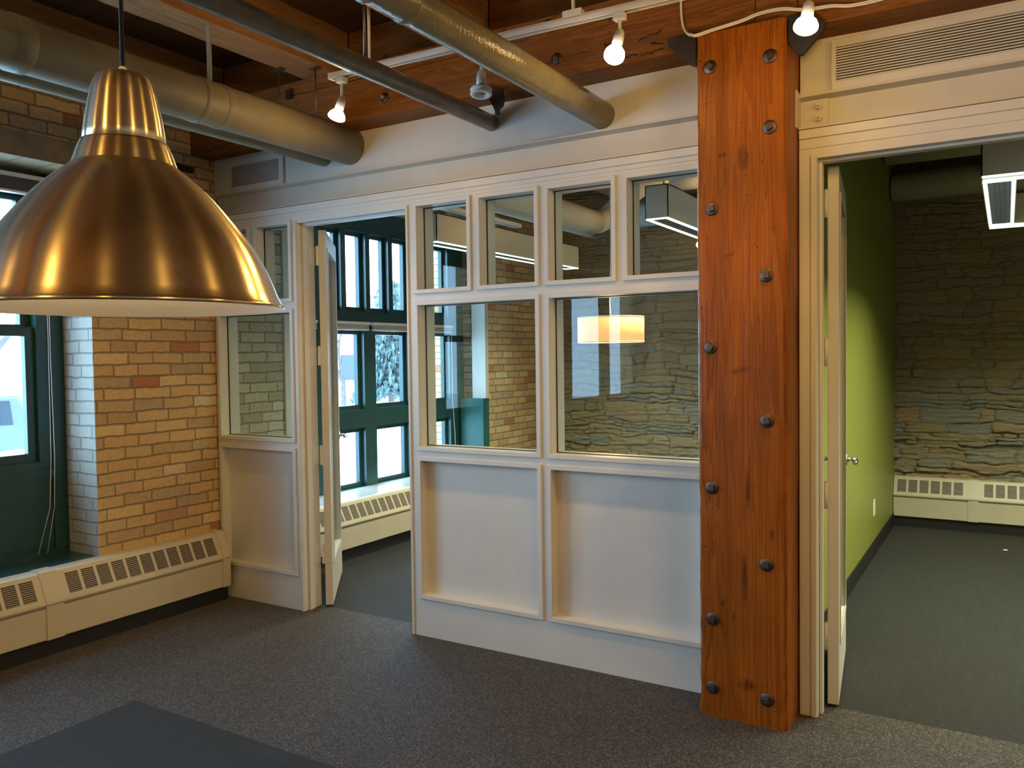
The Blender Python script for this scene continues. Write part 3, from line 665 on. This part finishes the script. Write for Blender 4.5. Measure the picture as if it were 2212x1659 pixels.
# blocking between joists above the beam
for i in range(len(jx) - 1):
    o = MB().box(jx[i][1] + .006, jx[i + 1][0] - .006, -.018, .018, 3.052, ZC - .001).build('joist_blocking', 'beam')
    tag(o, 'upright timber blocking on the main beam, ' + ['in the dark bay over the fat insulated pipe', 'in the bay right of the thin grey pipe', 'in the orange bay above the track', 'in the bay above the timber column'][i], 'timber block', 'blocking between joists')
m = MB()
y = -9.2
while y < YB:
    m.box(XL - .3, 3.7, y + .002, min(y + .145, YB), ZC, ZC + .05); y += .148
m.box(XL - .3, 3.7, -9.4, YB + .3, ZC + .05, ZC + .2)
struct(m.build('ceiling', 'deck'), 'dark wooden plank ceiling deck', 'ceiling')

# iron brackets on the beam
def bracket(poly, y0, y1, label):
    return tag(MB().prism(poly, lambda u, v, w_: (u, w_, v), y0, y1).build('iron_bracket', 'iron', bevel=.003), label, 'bracket', 'black iron beam brackets')
bracket([(-2.14, 2.80), (-2.119, 2.735), (-2.093, 2.687), (-2.083, 2.665), (-2.083, 2.648), (-2.063, 2.645), (-2.060, 2.671), (-2.039, 2.685), (-2.031, 2.725), (-2.045, 2.765), (-2.10, 2.79)], -.165, -.149, 'pointed black iron bracket hanging below the beam beside the unlit track lamp')
bracket([(-.732, 2.80), (-.732, 2.704), (-.696, 2.649), (-.679, 2.647), (-.605, 2.721), (-.596, 2.75), (-.64, 2.80)], -.18, -.149, 'black iron bracket at the right shoulder of the timber column')
bracket([(-1.095, 2.82), (-1.221, 2.816), (-1.215, 2.785), (-1.17, 2.734), (-1.128, 2.697), (-1.095, 2.68)], -.18, -.149, 'black iron bracket at the left shoulder of the timber column')
tag(MB().box(XL - .05, XL + .03, -.55, -.15, 2.655, 2.690).build('wall_strap', 'iron'), 'flat dark iron strap on the brick where the beam enters the wall', 'strap')

# ------------------------------------------------------------------ pipes
def pipe(x, z, r, y0, y1, mat, label, bands=(), extra=None, n=32):
    pts = [(x, y0 + (y1 - y0) * i / 12, z) for i in range(13)]
    t = empty('ceiling_pipe', (x, y0, z)); tag(t, label, 'pipe', 'exposed ceiling pipes')
    MB().tube(pts, r, n).build('pipe_run', mat, t)
    for (a, b, dr) in bands: MB().tube([(x, a, z), (x, a + .006, z), (x, b - .006, z), (x, b, z)], [r, r + dr, r + dr, r], n, False).build('joint_band', mat, t)
    if extra: extra(t)
    return t
def elbow1(t):
    MB().tube([(-3.155, 3.20, 2.687), (-3.15, 3.27, 2.70), (-3.12, 3.33, 2.73), (-3.05, 3.36, 2.79), (-2.88, 3.38, 2.95), (-2.80, 3.39, 3.0), (-2.70, 3.40, 3.02), (-2.5, 3.40, 3.02)], .10, 32).build('elbow', 'white', t)
    MB().tube([(-2.5, 3.40, 3.02), (-1.0, 3.40, 3.02)], .10, 32).build('pipe_run', 'white', t)
pipe(-3.155, 2.687, .100, -6.0, 0.02, 'pipe', 'fat insulated pipe ending in the white wall above the left side', bands=[(-1.83, -1.76, .005), (-1.02, -.985, .004), (-.90, -.865, .003)])
pipe(-3.155, 2.687, .100, 0.12, 3.2, 'white', 'fat cream pipe with an upward bend seen through the small transom windows', extra=elbow1)
pipe(-3.355, 2.655, .050, -6.0, 0.02, 'pipe', 'slimmer pipe running just below the fat insulated pipe')
pipe(-3.355, 2.655, .050, 0.12, 3.5, 'white', 'slim cream pipe below the bent pipe seen through the transom windows')
pipe(-2.215, 2.672, .040, -6.0, 0.02, 'pipe2', 'thin grey pipe left of the glossy pipe')
def p4x(t):
    MB().tube([(-1.61, -2.2, 2.70), (-1.50, -1.75, 2.70), (-1.46, -1.62, 2.69), (-1.36, -1.52, 2.68), (-1.15, -1.46, 2.68), (-.3, -1.42, 2.68)], .075, 28).build('branch_pipe', 'pipe3', t)
pipe(-1.61, 2.612, .062, -6.0, 0.02, 'pipe3', 'glossy olive pipe with a coupling, ending right above the partition windows', bands=[(-1.62, -1.60, .006), (-1.44, -1.42, .006)], extra=p4x)
t = empty('ceiling_duct', (0, 4.0, 2.855)); tag(t, 'cream duct running along the stone wall just under the ceiling', 'duct', 'ducts along the stone wall')
MB().tube([(-3.2, 4.0, 2.855), (-.94, 4.0, 2.855)], .115, 32).tube([(-.82, 4.0, 2.855), (3.4, 4.0, 2.855)], .115, 32).build('duct_run', 'wallwhite', t)
tag(MB().tube([(-.80, 3.4, 3.02), (3.4, 3.4, 3.02)], .10, 32).build('ceiling_duct', 'wallwhite'), 'cream duct running over the ring lamp of the green room', 'duct', 'ducts along the stone wall')
# hanger rods
def rod(x, y, z0, z1, label, r=.004, plate=True):
    m = MB().tube([(x, y, z0), (x, y, z1)], r, 8)
    if plate: m.box(x - .03, x + .03, y - .02, y + .02, z1 - .006, z1)
    return tag(m.build('hanger_rod', 'steel'), label, 'hanger rod', 'pipe hanger rods')
rod(-3.335, -.335, 2.705, 3.051, 'thin steel hanger rod left of the leftmost track lamp, nearer the brick', plate=True)
rod(-3.155, -.245, 2.786, 3.051, 'thin steel hanger rod with a square plate over the fat insulated pipe')
rod(-2.215, -.93, 2.711, 3.051, 'steel hanger rod with a hook on the thin grey pipe', r=.006)
tag(MB().box(-3.168, -3.142, -.93, -.922, 2.786, ZC).build('pipe_strap', 'pipe'), 'flat painted strap holding up the fat insulated pipe', 'strap')

# ------------------------------------------------------------------ track and lamps
TA = Vector((-2.735, -.575, 2.83)); TB = Vector((2.2, -.47, 2.80)); td = (TB - TA).normalized(); tn = Vector((-td.y, td.x, 0)).normalized()
t = empty('light_track', TA); tag(t, 'thin white lighting track hung in front of the beam', 'light track')
m = MB(); c = (TA + TB) / 2; L = (TB - TA).length / 2
m.obox(c + Vector((0, 0, .010)), td * L, tn * .017, (0, 0, .004)).obox(c + tn * .0145, td * L, tn * .0025, (0, 0, .012)).obox(c - tn * .0145, td * L, tn * .0025, (0, 0, .012))
m.build('rail', 'plaswhite', t)
MB().obox(c + Vector((0, 0, .001)), td * (L - .01), tn * .010, (0, 0, .004)).build('conductor_slot', 'black', t)
MB().obox(TA + td * .006, td * .008, tn * .019, (0, 0, .014)).build('end_cap', 'plaswhite', t)
for xx in (-2.50, -1.47, -.1, 1.3):
    p = TA + td * ((xx - TA.x) / td.x)
    s = MB().tube([p + Vector((0, 0, .014)), Vector((p.x, p.y, 3.25))], .007, 12).build('stem', 'plaswhite', t)
    if xx > -2: MB().obox(p + Vector((0, 0, .026)), td * .04, tn * .018, (0, 0, .012)).build('bracket', 'plaswhite', s)
def track_head(x, aim, label, lit=True, kind='bulb', drop=.07, e=30):
    p = TA + td * ((x - TA.x) / td.x) - Vector((0, 0, .012))
    t = empty('track_lamp', p); tag(t, label, 'track lamp', 'track lamps')
    MB().obox(p - Vector((0, 0, .0135)), td * .022, tn * .018, (0, 0, .013)).build('adapter', 'plaswhite', t, bevel=.002)
    q = p - Vector((0, 0, drop + .02)); MB().tube([p, q], .0065, 12).build('stem', 'plaswhite', t)
    a = Vector(aim).normalized(); M = Matrix.Translation(q) @ a.to_track_quat('Z', 'Y').to_matrix().to_4x4()
    MB().lathe([(0, -.012), (.012, -.012), (.017, -.004), (.020, .012), (.021, .045), (.0, .045)], 24, M).build('socket', 'plaswhite', t)
    if kind == 'bulb':
        MB().lathe([(.011, .040), (.014, .052), (.026, .066), (.037, .082), (.040, .096), (.038, .110), (.029, .120), (.014, .126), (0, .128)], 32, M).build('bulb', 'bulb', t)
    elif kind == 'par':
        MB().lathe([(.012, .040), (.016, .050), (.024, .057), (.036, .072), (.0405, .084), (.0405, .090)], 32, M).build('reflector', 'bulb' if lit else 'plaswhite', t)
        MB().lathe([(.0405, .090), (.037, .094), (.016, .097), (0, .098)], 32, M).build('bulb', 'bulb' if lit else 'lampin', t)
    else:
        MB().lathe([(.012, .045), (.014, .058), (.020, .062)], 24, M).build('neck', 'iron', t)
        MB().lathe([(.020, .062), (.044, .064), (.047, .069), (.044, .072), (.024, .072), (.024, .082), (.044, .083), (.047, .088), (.044, .092), (.026, .092), (.026, .075)], 32, M).build('ring_shade', 'plaswhite', t)
    if lit:
        c_ = q + a * .17
        o = light('track_bulb_light', 'SPOT', c_, e * 1.1, CAN, a, spot_size=2.6, spot_blend=0.9, shadow_soft_size=.04); o.parent = None
        light('track_bulb_glow', 'POINT', c_, e * .14, CAN, shadow_soft_size=.045)
    return t
track_head(-2.67, (-.15, -.30, -1), 'lit flared track lamp at the left end of the track', kind='par', drop=.085)
track_head(-1.90, (.05, -.12, -1), 'unlit white track lamp with a ring shade, between the pipes', lit=False, kind='ring', drop=.10)
track_head(-1.275, (-.10, -.35, -1), 'brightest round track lamp, on the track in mid beam', kind='bulb', drop=.055, e=26)
track_head(-.585, (-.04, -.38, -1), 'lit track lamp at the upper right corner of the timber column', kind='par', drop=.10)
# cable draped over the column head
pts = [(-1.168, -.158, 3.04), (-1.168, -.158, 2.94), (-1.160, -.160, 2.868), (-1.135, -.18, 2.825), (-1.105, -.208, 2.803), (-1.085, -.212, 2.796), (-1.02, -.212, 2.803), (-.908, -.208, 2.815), (-.835, -.206, 2.829), (-.747, -.206, 2.827), (-.67, -.19, 2.812), (-.579, -.17, 2.812), (-.40, -.16, 2.80), (.3, -.155, 2.86)]
def smooth(p, k=6):
    out = []; P = [Vector(q) for q in p]
    for i in range(len(P) - 1):
        a, b, c, d = P[max(i - 1, 0)], P[i], P[i + 1], P[min(i + 2, len(P) - 1)]
        for j in range(k):
            s_ = j / k; out.append(.5 * ((2 * b) + (c - a) * s_ + (2 * a - 5 * b + 4 * c - d) * s_ ** 2 + (3 * b - a - 3 * c + d) * s_ ** 3))
    out.append(P[-1]); return out
sp = smooth(pts)
tag(MB().tube(sp, .0035, 8).tube([q + Vector((.004, -.003, -.008)) for q in sp], .0035, 8).build('power_cable', 'plaswhite'), 'white twin cable clipped across the head of the timber column', 'cable')

# ------------------------------------------------------------------ big pendant lamp
RC = Vector((-1.258, -2.636, 1.593))
def big_lamp():
    t = empty('pendant_lamp', RC); tag(t, 'large dome pendant lamp of brushed metal hanging at the left', 'pendant lamp')
    s = .000776
    pr = [(323, 0), (320, 4), (318, 9), (311, 22), (300, 50), (286, 84), (270, 115), (253, 142), (231, 172), (206, 203), (176, 238), (152, 262), (132, 280), (112, 296), (104, 304)]
    band = [(104.5, 303.5), (102, 311), (99, 320), (94, 335), (89, 346), (87, 352)]
    out = [(r * s, z * s) for r, z in pr]
    def refine(p):
        o = []
        for i in range(len(p) - 1):
            for k in range(3): o.append((p[i][0] + (p[i + 1][0] - p[i][0]) * k / 3, p[i][1] + (p[i + 1][1] - p[i][1]) * k / 3))
        o.append(p[-1]); return o
    M = Matrix.Translation(RC)
    # smooth profile by Catmull-Rom
    sp_ = [(q.x, q.z) for q in smooth([(r, 0, z) for r, z in out[3:14]], 5)]
    prof = [(out[0][0] - .001, -.002), (out[0][0] + .001, 0), (out[0][0] + .001, .003), (out[1][0], .005), (out[2][0], .007)] + sp_ + out[14:]
    MB().lathe(prof, 128, M).build('dome', 'brushed', t, loc=RC)
    MB().lathe([(q * s, z * s) for q, z in band], 128, M).lathe([(87 * s, 352 * s), (80 * s, 353 * s)], 128, M).build('neck_band', 'brushed', t, loc=RC)
    inner = [(out[0][0] - .001, -.002)] + [(r - .003, z) for r, z in sp_] + [(.06, .27), (0, .27)]
    MB().lathe(inner, 96, M).build('inner_reflector', 'lampin', t, loc=RC)
    cap = [(80, 352), (82.5, 354), (81, 372), (77, 400), (72, 425), (66, 455), (58, 482), (51, 493), (47, 496), (0, 497)]
    MB().lathe([(r * s, z * s) for r, z in cap], 96, M).build('cap', 'brushed', t, loc=RC)
    MB().lathe([(.0065, .384), (.0065, .397), (.0045, .400), (0, .400)], 20, M).build('cord_grip', 'plaswhite', t, loc=RC)
    MB().tube([RC + Vector((0, 0, .398)), RC + Vector((0, 0, ZC - 1.593))], .0036, 10).build('cord', 'cord', t, loc=RC)
    MB().lathe([(0, .25), (.018, .25), (.02, .23), (.02, .19), (.035, .16), (.04, .13), (.03, .10), (0, .09)], 24, M).build('bulb', 'lampin', t, loc=RC)
big_lamp()
light('pendant_light', 'POINT', RC + Vector((0, 0, .06)), 0.75, WARM, shadow_soft_size=.03)

# ------------------------------------------------------------------ drum pendant in the middle room
DC = Vector((-2.20, 1.40, 1.585))
t = empty('drum_pendant', DC); tag(t, 'lit white drum pendant lamp glowing behind the large partition pane', 'pendant lamp')
MB().lathe([(.213, 0), (.215, 0), (.215, .163), (.213, .163)], 64, Matrix.Translation(DC)).build('shade', 'shade', t)
MB().lathe([(0, .006), (.212, .006)], 48, Matrix.Translation(DC)).build('diffuser', 'shaderim', t)
MB().lathe([(.2145, -.002), (.2165, -.002), (.2165, .006), (.2145, .006)], 64, Matrix.Translation(DC)).build('bottom_trim', 'plaswhite', t)
MB().lathe([(.2145, .158), (.2165, .158), (.2165, .165), (.2145, .165)], 64, Matrix.Translation(DC)).build('top_trim', 'plaswhite', t)
MB().tube([DC + Vector((0, 0, .10)), DC + Vector((0, 0, .175))], .010, 12).tube([DC + Vector((-.21, 0, .155)), DC + Vector((.21, 0, .155))], .003, 8).build('spider', 'chrome', t)
MB().tube(smooth([DC + Vector((0, 0, .175)), DC + Vector((-.005, 0, .30)), DC + Vector((.006, 0, .6)), DC + Vector((0, 0, 1.2)), DC + Vector((0, 0, ZC - 1.586))]), .0035, 8).build('cord', 'plaswhite', t)
light('drum_light', 'POINT', DC + Vector((0, 0, -.06)), 8, WARM, shadow_soft_size=.08)

# ------------------------------------------------------------------ fluorescent fixtures
def lum_box(x0, x1, y0, y1, z0, z1, parent, axis='y'):
    m = MB().box(x0, x0 + .006, y0, y1, z0, z1).box(x1 - .006, x1, y0, y1, z0, z1).box(x0, x1, y0, y0 + .006, z0, z1).box(x0, x1, y1 - .006, y1, z0, z1).box(x0, x1, y0, y1, z1 - .006, z1)
    h = m.build('housing', 'fixture', parent)
    # glowing louver: bright side reflectors, dim cells with cross blades
    MB().box(x0 + .006, x1 - .006, y0 + .006, y1 - .006, z0 + .022, z0 + .026).build('louver_core', 'tubedim', parent)
    e = MB()
    if axis == 'y': e.box(x0 + .004, x0 + .020, y0 + .004, y1 - .004, z0 - .008, z0 + .004).box(x1 - .020, x1 - .004, y0 + .004, y1 - .004, z0 - .008, z0 + .004).box(x0 + .004, x1 - .004, y0 + .003, y0 + .018, z0 - .008, z0 + .004).box(x0 + .004, x1 - .004, y1 - .018, y1 - .003, z0 - .008, z0 + .004)
    else: e.box(x0 + .004, x1 - .004, y0 + .004, y0 + .020, z0 - .008, z0 + .004).box(x0 + .004, x1 - .004, y1 - .020, y1 - .004, z0 - .008, z0 + .004)
    e.build('light_edge', 'tube', parent)
    b = MB()
    if axis == 'y':
        k = int((y1 - y0) / .05)
        for i in range(1, k): yy = y0 + (y1 - y0) * i / k; b.box(x0 + .02, x1 - .02, yy - .0008, yy + .0008, z0 - .002, z0 + .02)
        for i in range(1, 6): xx = x0 + (x1 - x0) * i / 6; b.box(xx - .0006, xx + .0006, y0 + .02, y1 - .02, z0 - .001, z0 + .02)
    else:
        k = int((x1 - x0) / .05)
        for i in range(1, k): xx = x0 + (x1 - x0) * i / k; b.box(xx - .0008, xx + .0008, y0 + .02, y1 - .02, z0 - .002, z0 + .02)
    b.build('blades', 'chrome', parent)
FE = 32.0
def area(x0, x1, y0, y1, z, e):
    light('luminaire_light', 'AREA', ((x0 + x1) / 2, (y0 + y1) / 2, z - .012), e, FLUO, (0, 0, -1), shape='RECTANGLE', size=x1 - x0, size_y=y1 - y0, spread=2.3)
t = empty('linear_luminaire', (-3.36, 2.07, 2.285)); tag(t, 'long suspended box luminaire nearest the middle room windows', 'ceiling lamp', 'suspended box luminaires')
lum_box(-3.43, -3.29, 1.0, 3.14, 2.287, 2.477, t)
for yy in (1.25, 2.88): MB().tube([(-3.36, yy, 2.477), (-3.36, yy, 3.3)], .006, 8).build('suspension_rod', 'plaswhite', t)
MB().box(-3.39, -3.33, 1.02, 2.2, 2.53, 2.56).build('mounting_rail', 'plaswhite', t)
area(-3.43, -3.29, 1.0, 3.14, 2.28, FE * 1.1)
t = empty('linear_luminaire', (-1.73, 2.07, 2.285)); tag(t, 'suspended box luminaire seen in the transom window beside the timber column', 'ceiling lamp', 'suspended box luminaires')
lum_box(-1.797, -1.657, 1.0, 3.14, 2.287, 2.477, t)
for yy in (1.12, 2.88):
    MB().tube([(-1.727, yy, 2.477), (-1.727, yy, 3.3)], .006, 8).build('suspension_rod', 'plaswhite', t)
area(-1.797, -1.657, 1.0, 3.14, 2.28, FE * 1.1)
t = empty('ring_luminaire', (.6, 1.7, 2.285)); tag(t, 'rectangular ring luminaire with bright louvers in the green room', 'ceiling lamp')
lum_box(-.105, .035, .94, 2.51, 2.287, 2.477, t)
lum_box(-.105, 1.6, .80, .94, 2.287, 2.477, t, 'x'); lum_box(-.105, 1.6, 2.51, 2.65, 2.287, 2.477, t, 'x'); lum_box(1.46, 1.6, .94, 2.51, 2.287, 2.477, t)
for xx, yy in ((-.03, .87), (1.53, .87), (-.03, 2.58), (1.53, 2.58)): MB().tube([(xx, yy, 2.477), (xx, yy, 3.298)], .006, 8).build('suspension_rod', 'plaswhite', t)
area(-.105, .035, .94, 2.51, 2.28, FE); area(0, 1.6, .80, .94, 2.28, FE); area(0, 1.6, 2.51, 2.65, 2.28, FE); area(1.46, 1.6, .94, 2.51, 2.28, FE * .6)

# ------------------------------------------------------------------ small things
t = empty('wall_outlet', (-.829, 3.0, .30)); tag(t, 'white power outlet low on the green wall', 'outlet')
MB().box(-.8298, -.823, 2.965, 3.035, .298, .415).build('cover_plate', 'plaswhite', t, bevel=.002)
MB().box(-.823, -.821, 2.983, 3.017, .325, .352).box(-.823, -.821, 2.983, 3.017, .362, .389).build('socket', 'lampin', t)
sc_ = MB().lathe([(0, 0), (.010, .001), (.012, .004), (.006, .008), (0, .008)], 8, Matrix.Translation((.0, 3.62, 0)) @ Matrix.Scale(1.6, 4, (1, 0, 0))).build('paper_scrap', 'plaswhite')
tag(sc_, 'tiny pale scrap lying on the slate carpet in the green room', 'scrap')

# ------------------------------------------------------------------ outside
snow = NT('snow'); snow.set(snow.ramp(snow.noise(snow.pos()[0], 1.2, 5), [(0.3, (0.78, 0.82, 0.88)), (0.7, (0.92, 0.93, 0.95))]), 0.9, spec=0.1); snow.bump(snow.noise(snow.pos()[0], 5, 4), 0.3, 0.05)
def ground():
    nx, ny = 60, 60; vs = []
    for j in range(ny + 1):
        for i in range(nx + 1):
            x = 10.0 - 90 * (i / nx); y = -40 + 110 * j / ny
            z = -.9 + noise.noise(Vector((x * .25, y * .25, 0))) * .02
            vs.append((x, y, z))
    fs = [(j * (nx + 1) + i, j * (nx + 1) + i + 1, (j + 1) * (nx + 1) + i + 1, (j + 1) * (nx + 1) + i) for j in range(ny) for i in range(nx)]
    return MB().add(vs, fs, True).build('snow_ground', snow.m)
def bank():
    nx, ny = 10, 90; vs = []
    for j in range(ny + 1):
        for i in range(nx + 1):
            y = -6 + 17 * j / ny; u = i / nx; x = -13.6 + 1.3 * (u - .5) * 2
            z = -.878 + max(0, math.sin(u * PI)) * (.95 + .28 * noise.noise(Vector((y * .6, 0, 0))) + .1 * noise.noise(Vector((x * 2, y * 2, 0))))
            vs.append((x, y, z))
    fs = [(j * (nx + 1) + i, j * (nx + 1) + i + 1, (j + 1) * (nx + 1) + i + 1, (j + 1) * (nx + 1) + i) for j in range(ny) for i in range(nx)]
    return MB().add(vs, fs, True).build('snow_bank', snow.m)
tag(bank(), 'ploughed snow bank in front of the parked cars', 'snow', kind='stuff')
tag(ground(), 'snow covered ground outside the windows', 'snow', kind='stuff')
carcol = {'dark': paint('dark_blue_car', (0.10, 0.12, 0.16), 0.25), 'white': paint('white_car', (0.75, 0.76, 0.78), 0.3)}
carglass = paint('car_glass', (0.03, 0.04, 0.05), 0.1)
def car(loc, rot, mat, label, suv):
    t = empty('parked_car', loc); tag(t, label, 'car', 'parked cars')
    W = .9; h = 1.0 if suv else .85; H = 1.78 if suv else 1.45
    if suv: body = [(-2.3, .35), (2.25, .35), (2.3, .8), (2.1, 1.05), (1.1, 1.12), (.45, H - .05), (-1.9, H), (-2.2, 1.2)]
    else: body = [(-2.3, .3), (2.3, .3), (2.3, .7), (1.3, .92), (.6, H), (-1.0, H), (-1.8, .98), (-2.3, .92)]
    fn = lambda u, v, w_: (u, w_, v)
    b = MB().prism(body, fn, -W, W).build('body', mat, t, loc=(0, 0, 0), bevel=.08); b.location = (0, 0, 0)
    if suv: win = [(-1.8, 1.2), (.85, 1.2), (.38, H - .14), (-1.75, H - .12)]
    else: win = [(-1.6, .98), (1.05, .95), (.55, H - .08), (-.95, H - .08)]
    g = MB().prism(win, fn, -W - .01, W + .01).build('side_windows', carglass, t); g.location = (0, 0, 0)
    for x in (-1.45, 1.4):
        for y in (-W, W):
            o = MB().tube([(x, y - .1, .33), (x, y + .1, .33)], .34, 24).build('wheel', 'black', t); o.location = (0, 0, 0)
    t.rotation_euler = (0, 0, rot)
    return t
car((-17.8, 3.7, -.878), 1.09 + PI, carcol['dark'], 'dark boxy car parked outside, seen low in the near window', True)
car((-19.0, 14.6, -.878), .75, carcol['white'], 'snowy white car parked outside the middle room windows', False)
car((-22.5, 6.4, -.878), 1.0, carcol['white'], 'pale car parked beyond the dark car', False)
def conifer(loc, h, label, colr, seed):
    t = empty('spruce_tree', loc); tag(t, label, 'tree'); rg = random.Random(seed)
    MB().tube([(loc[0], loc[1], loc[2]), (loc[0], loc[1], loc[2] + h)], [.14, .02], 8).build('trunk', MAT['bolt'], t)
    m = MB(); k = 0
    z = 1.2
    while z < h:
        f = 1 - z / h; nb = int(14 + 16 * f)
        for i in range(nb):
            a = rg.random() * 2 * PI; L = (.4 + h * .26 * f) * rg.uniform(.75, 1.1)
            d = Vector((math.cos(a), math.sin(a), -.25)).normalized(); b0 = Vector((loc[0], loc[1], loc[2] + z))
            sd = Vector((-math.sin(a), math.cos(a), 0))
            for q in range(8):
                p = b0 + d * L * (q + .5) / 8 + Vector((rg.uniform(-.05, .05), rg.uniform(-.05, .05), rg.uniform(-.06, .06))); wd = L * rg.uniform(.05, .13) * (1.2 - q / 8)
                m.add([p - sd * wd, p + d * L * .12 + Vector((0, 0, .02)), p + sd * wd, p + Vector((0, 0, -.12 - rg.random() * .1)), p - d * .05 + Vector((0, 0, .08))], [(0, 1, 4), (1, 2, 4), (0, 3, 1), (3, 2, 1)])
        z += .22
    m.build('foliage', colr, t)
conifer((-19.6, 20.2, -.878), 5.2, 'snow dusted blue spruce outside the middle room windows', paint('spruce_needles', (0.10, 0.14, 0.13), 0.9, 0.6, 0.4, 3), 2)
def bare_tree(loc, h, label, colr, seed, leaf=None):
    t = empty('garden_tree', loc); tag(t, label, 'tree', 'trees outside'); rg = random.Random(seed); m = MB(); tips = []
    def grow(p, d, L, r, k):
        q = p + d * L; m.tube([p, q], [r, r * .6], 6, False)
        if k == 0: tips.append(q); return
        for i in range(3):
            nd = (d + Vector((rg.uniform(-.8, .8), rg.uniform(-.8, .8), rg.uniform(-.1, .6)))).normalized(); grow(q, nd, L * .7, r * .6, k - 1)
    grow(Vector(loc), Vector((0, 0, 1)), h * .33, .12, 4); m.build('branches', colr, t)
    if leaf:
        l = MB()
        for q in tips:
            for i in range(9):
                p = q + Vector((rg.uniform(-.35, .35), rg.uniform(-.35, .35), rg.uniform(-.35, .35))); a = Vector((rg.uniform(-1, 1), rg.uniform(-1, 1), rg.uniform(-1, 1))).normalized() * .07
                b = a.cross(Vector((.3, .5, .8))).normalized() * .06; l.add([p - a, p + b, p + a, p - b], [(0, 1, 2, 3)])
        l.build('leaves', leaf, t)
bk = paint('bark', (0.12, 0.10, 0.09), 0.9, .3)
bare_tree((-20.5, 18.6, -.878), 4.6, 'rusty leaved tree outside beside the door leaf', bk, 4, paint('rusty_leaves', (0.55, 0.24, 0.14), 0.9, .4))
bare_tree((-11.2, 1.85, -.878), 4.8, 'bare tree outside the near window', bk, 9)
bare_tree((-27.0, 9.5, -.878), 8.0, 'large bare tree far outside the near window', bk, 12, paint('dry_leaves', (0.50, 0.30, 0.22), 0.9, .4))
t = empty('brick_house', (-40, 38, -.878)); tag(t, 'pale brick house with a gable roof beyond the middle room transoms', 'house')
hb = brick('house_brick', 'x', [(0.45, 0.34, 0.28), (0.40, 0.30, 0.26), (0.5, 0.4, 0.33)], (0.5, 0.45, 0.42), bw=.3, bh=.12)
MB().box(-44, -34, 27, 49, -.878, 5.4).build('walls', hb, t)
MB().prism([(26, 5.4), (50, 5.4), (37, 9.5)], lambda u, v, w_: (w_, u, v), -44.5, -33.5).build('roof', paint('snowy_roof', (0.7, 0.72, 0.75), .9), t)
wn = MB()
for yy in (29, 33, 38, 43):
    for zz in (.2, 3.0): wn.box(-33.99, -33.95, yy, yy + 1.2, zz, zz + 1.5)
wn.build('windows', carglass, t)
bpy.context.view_layer.update()
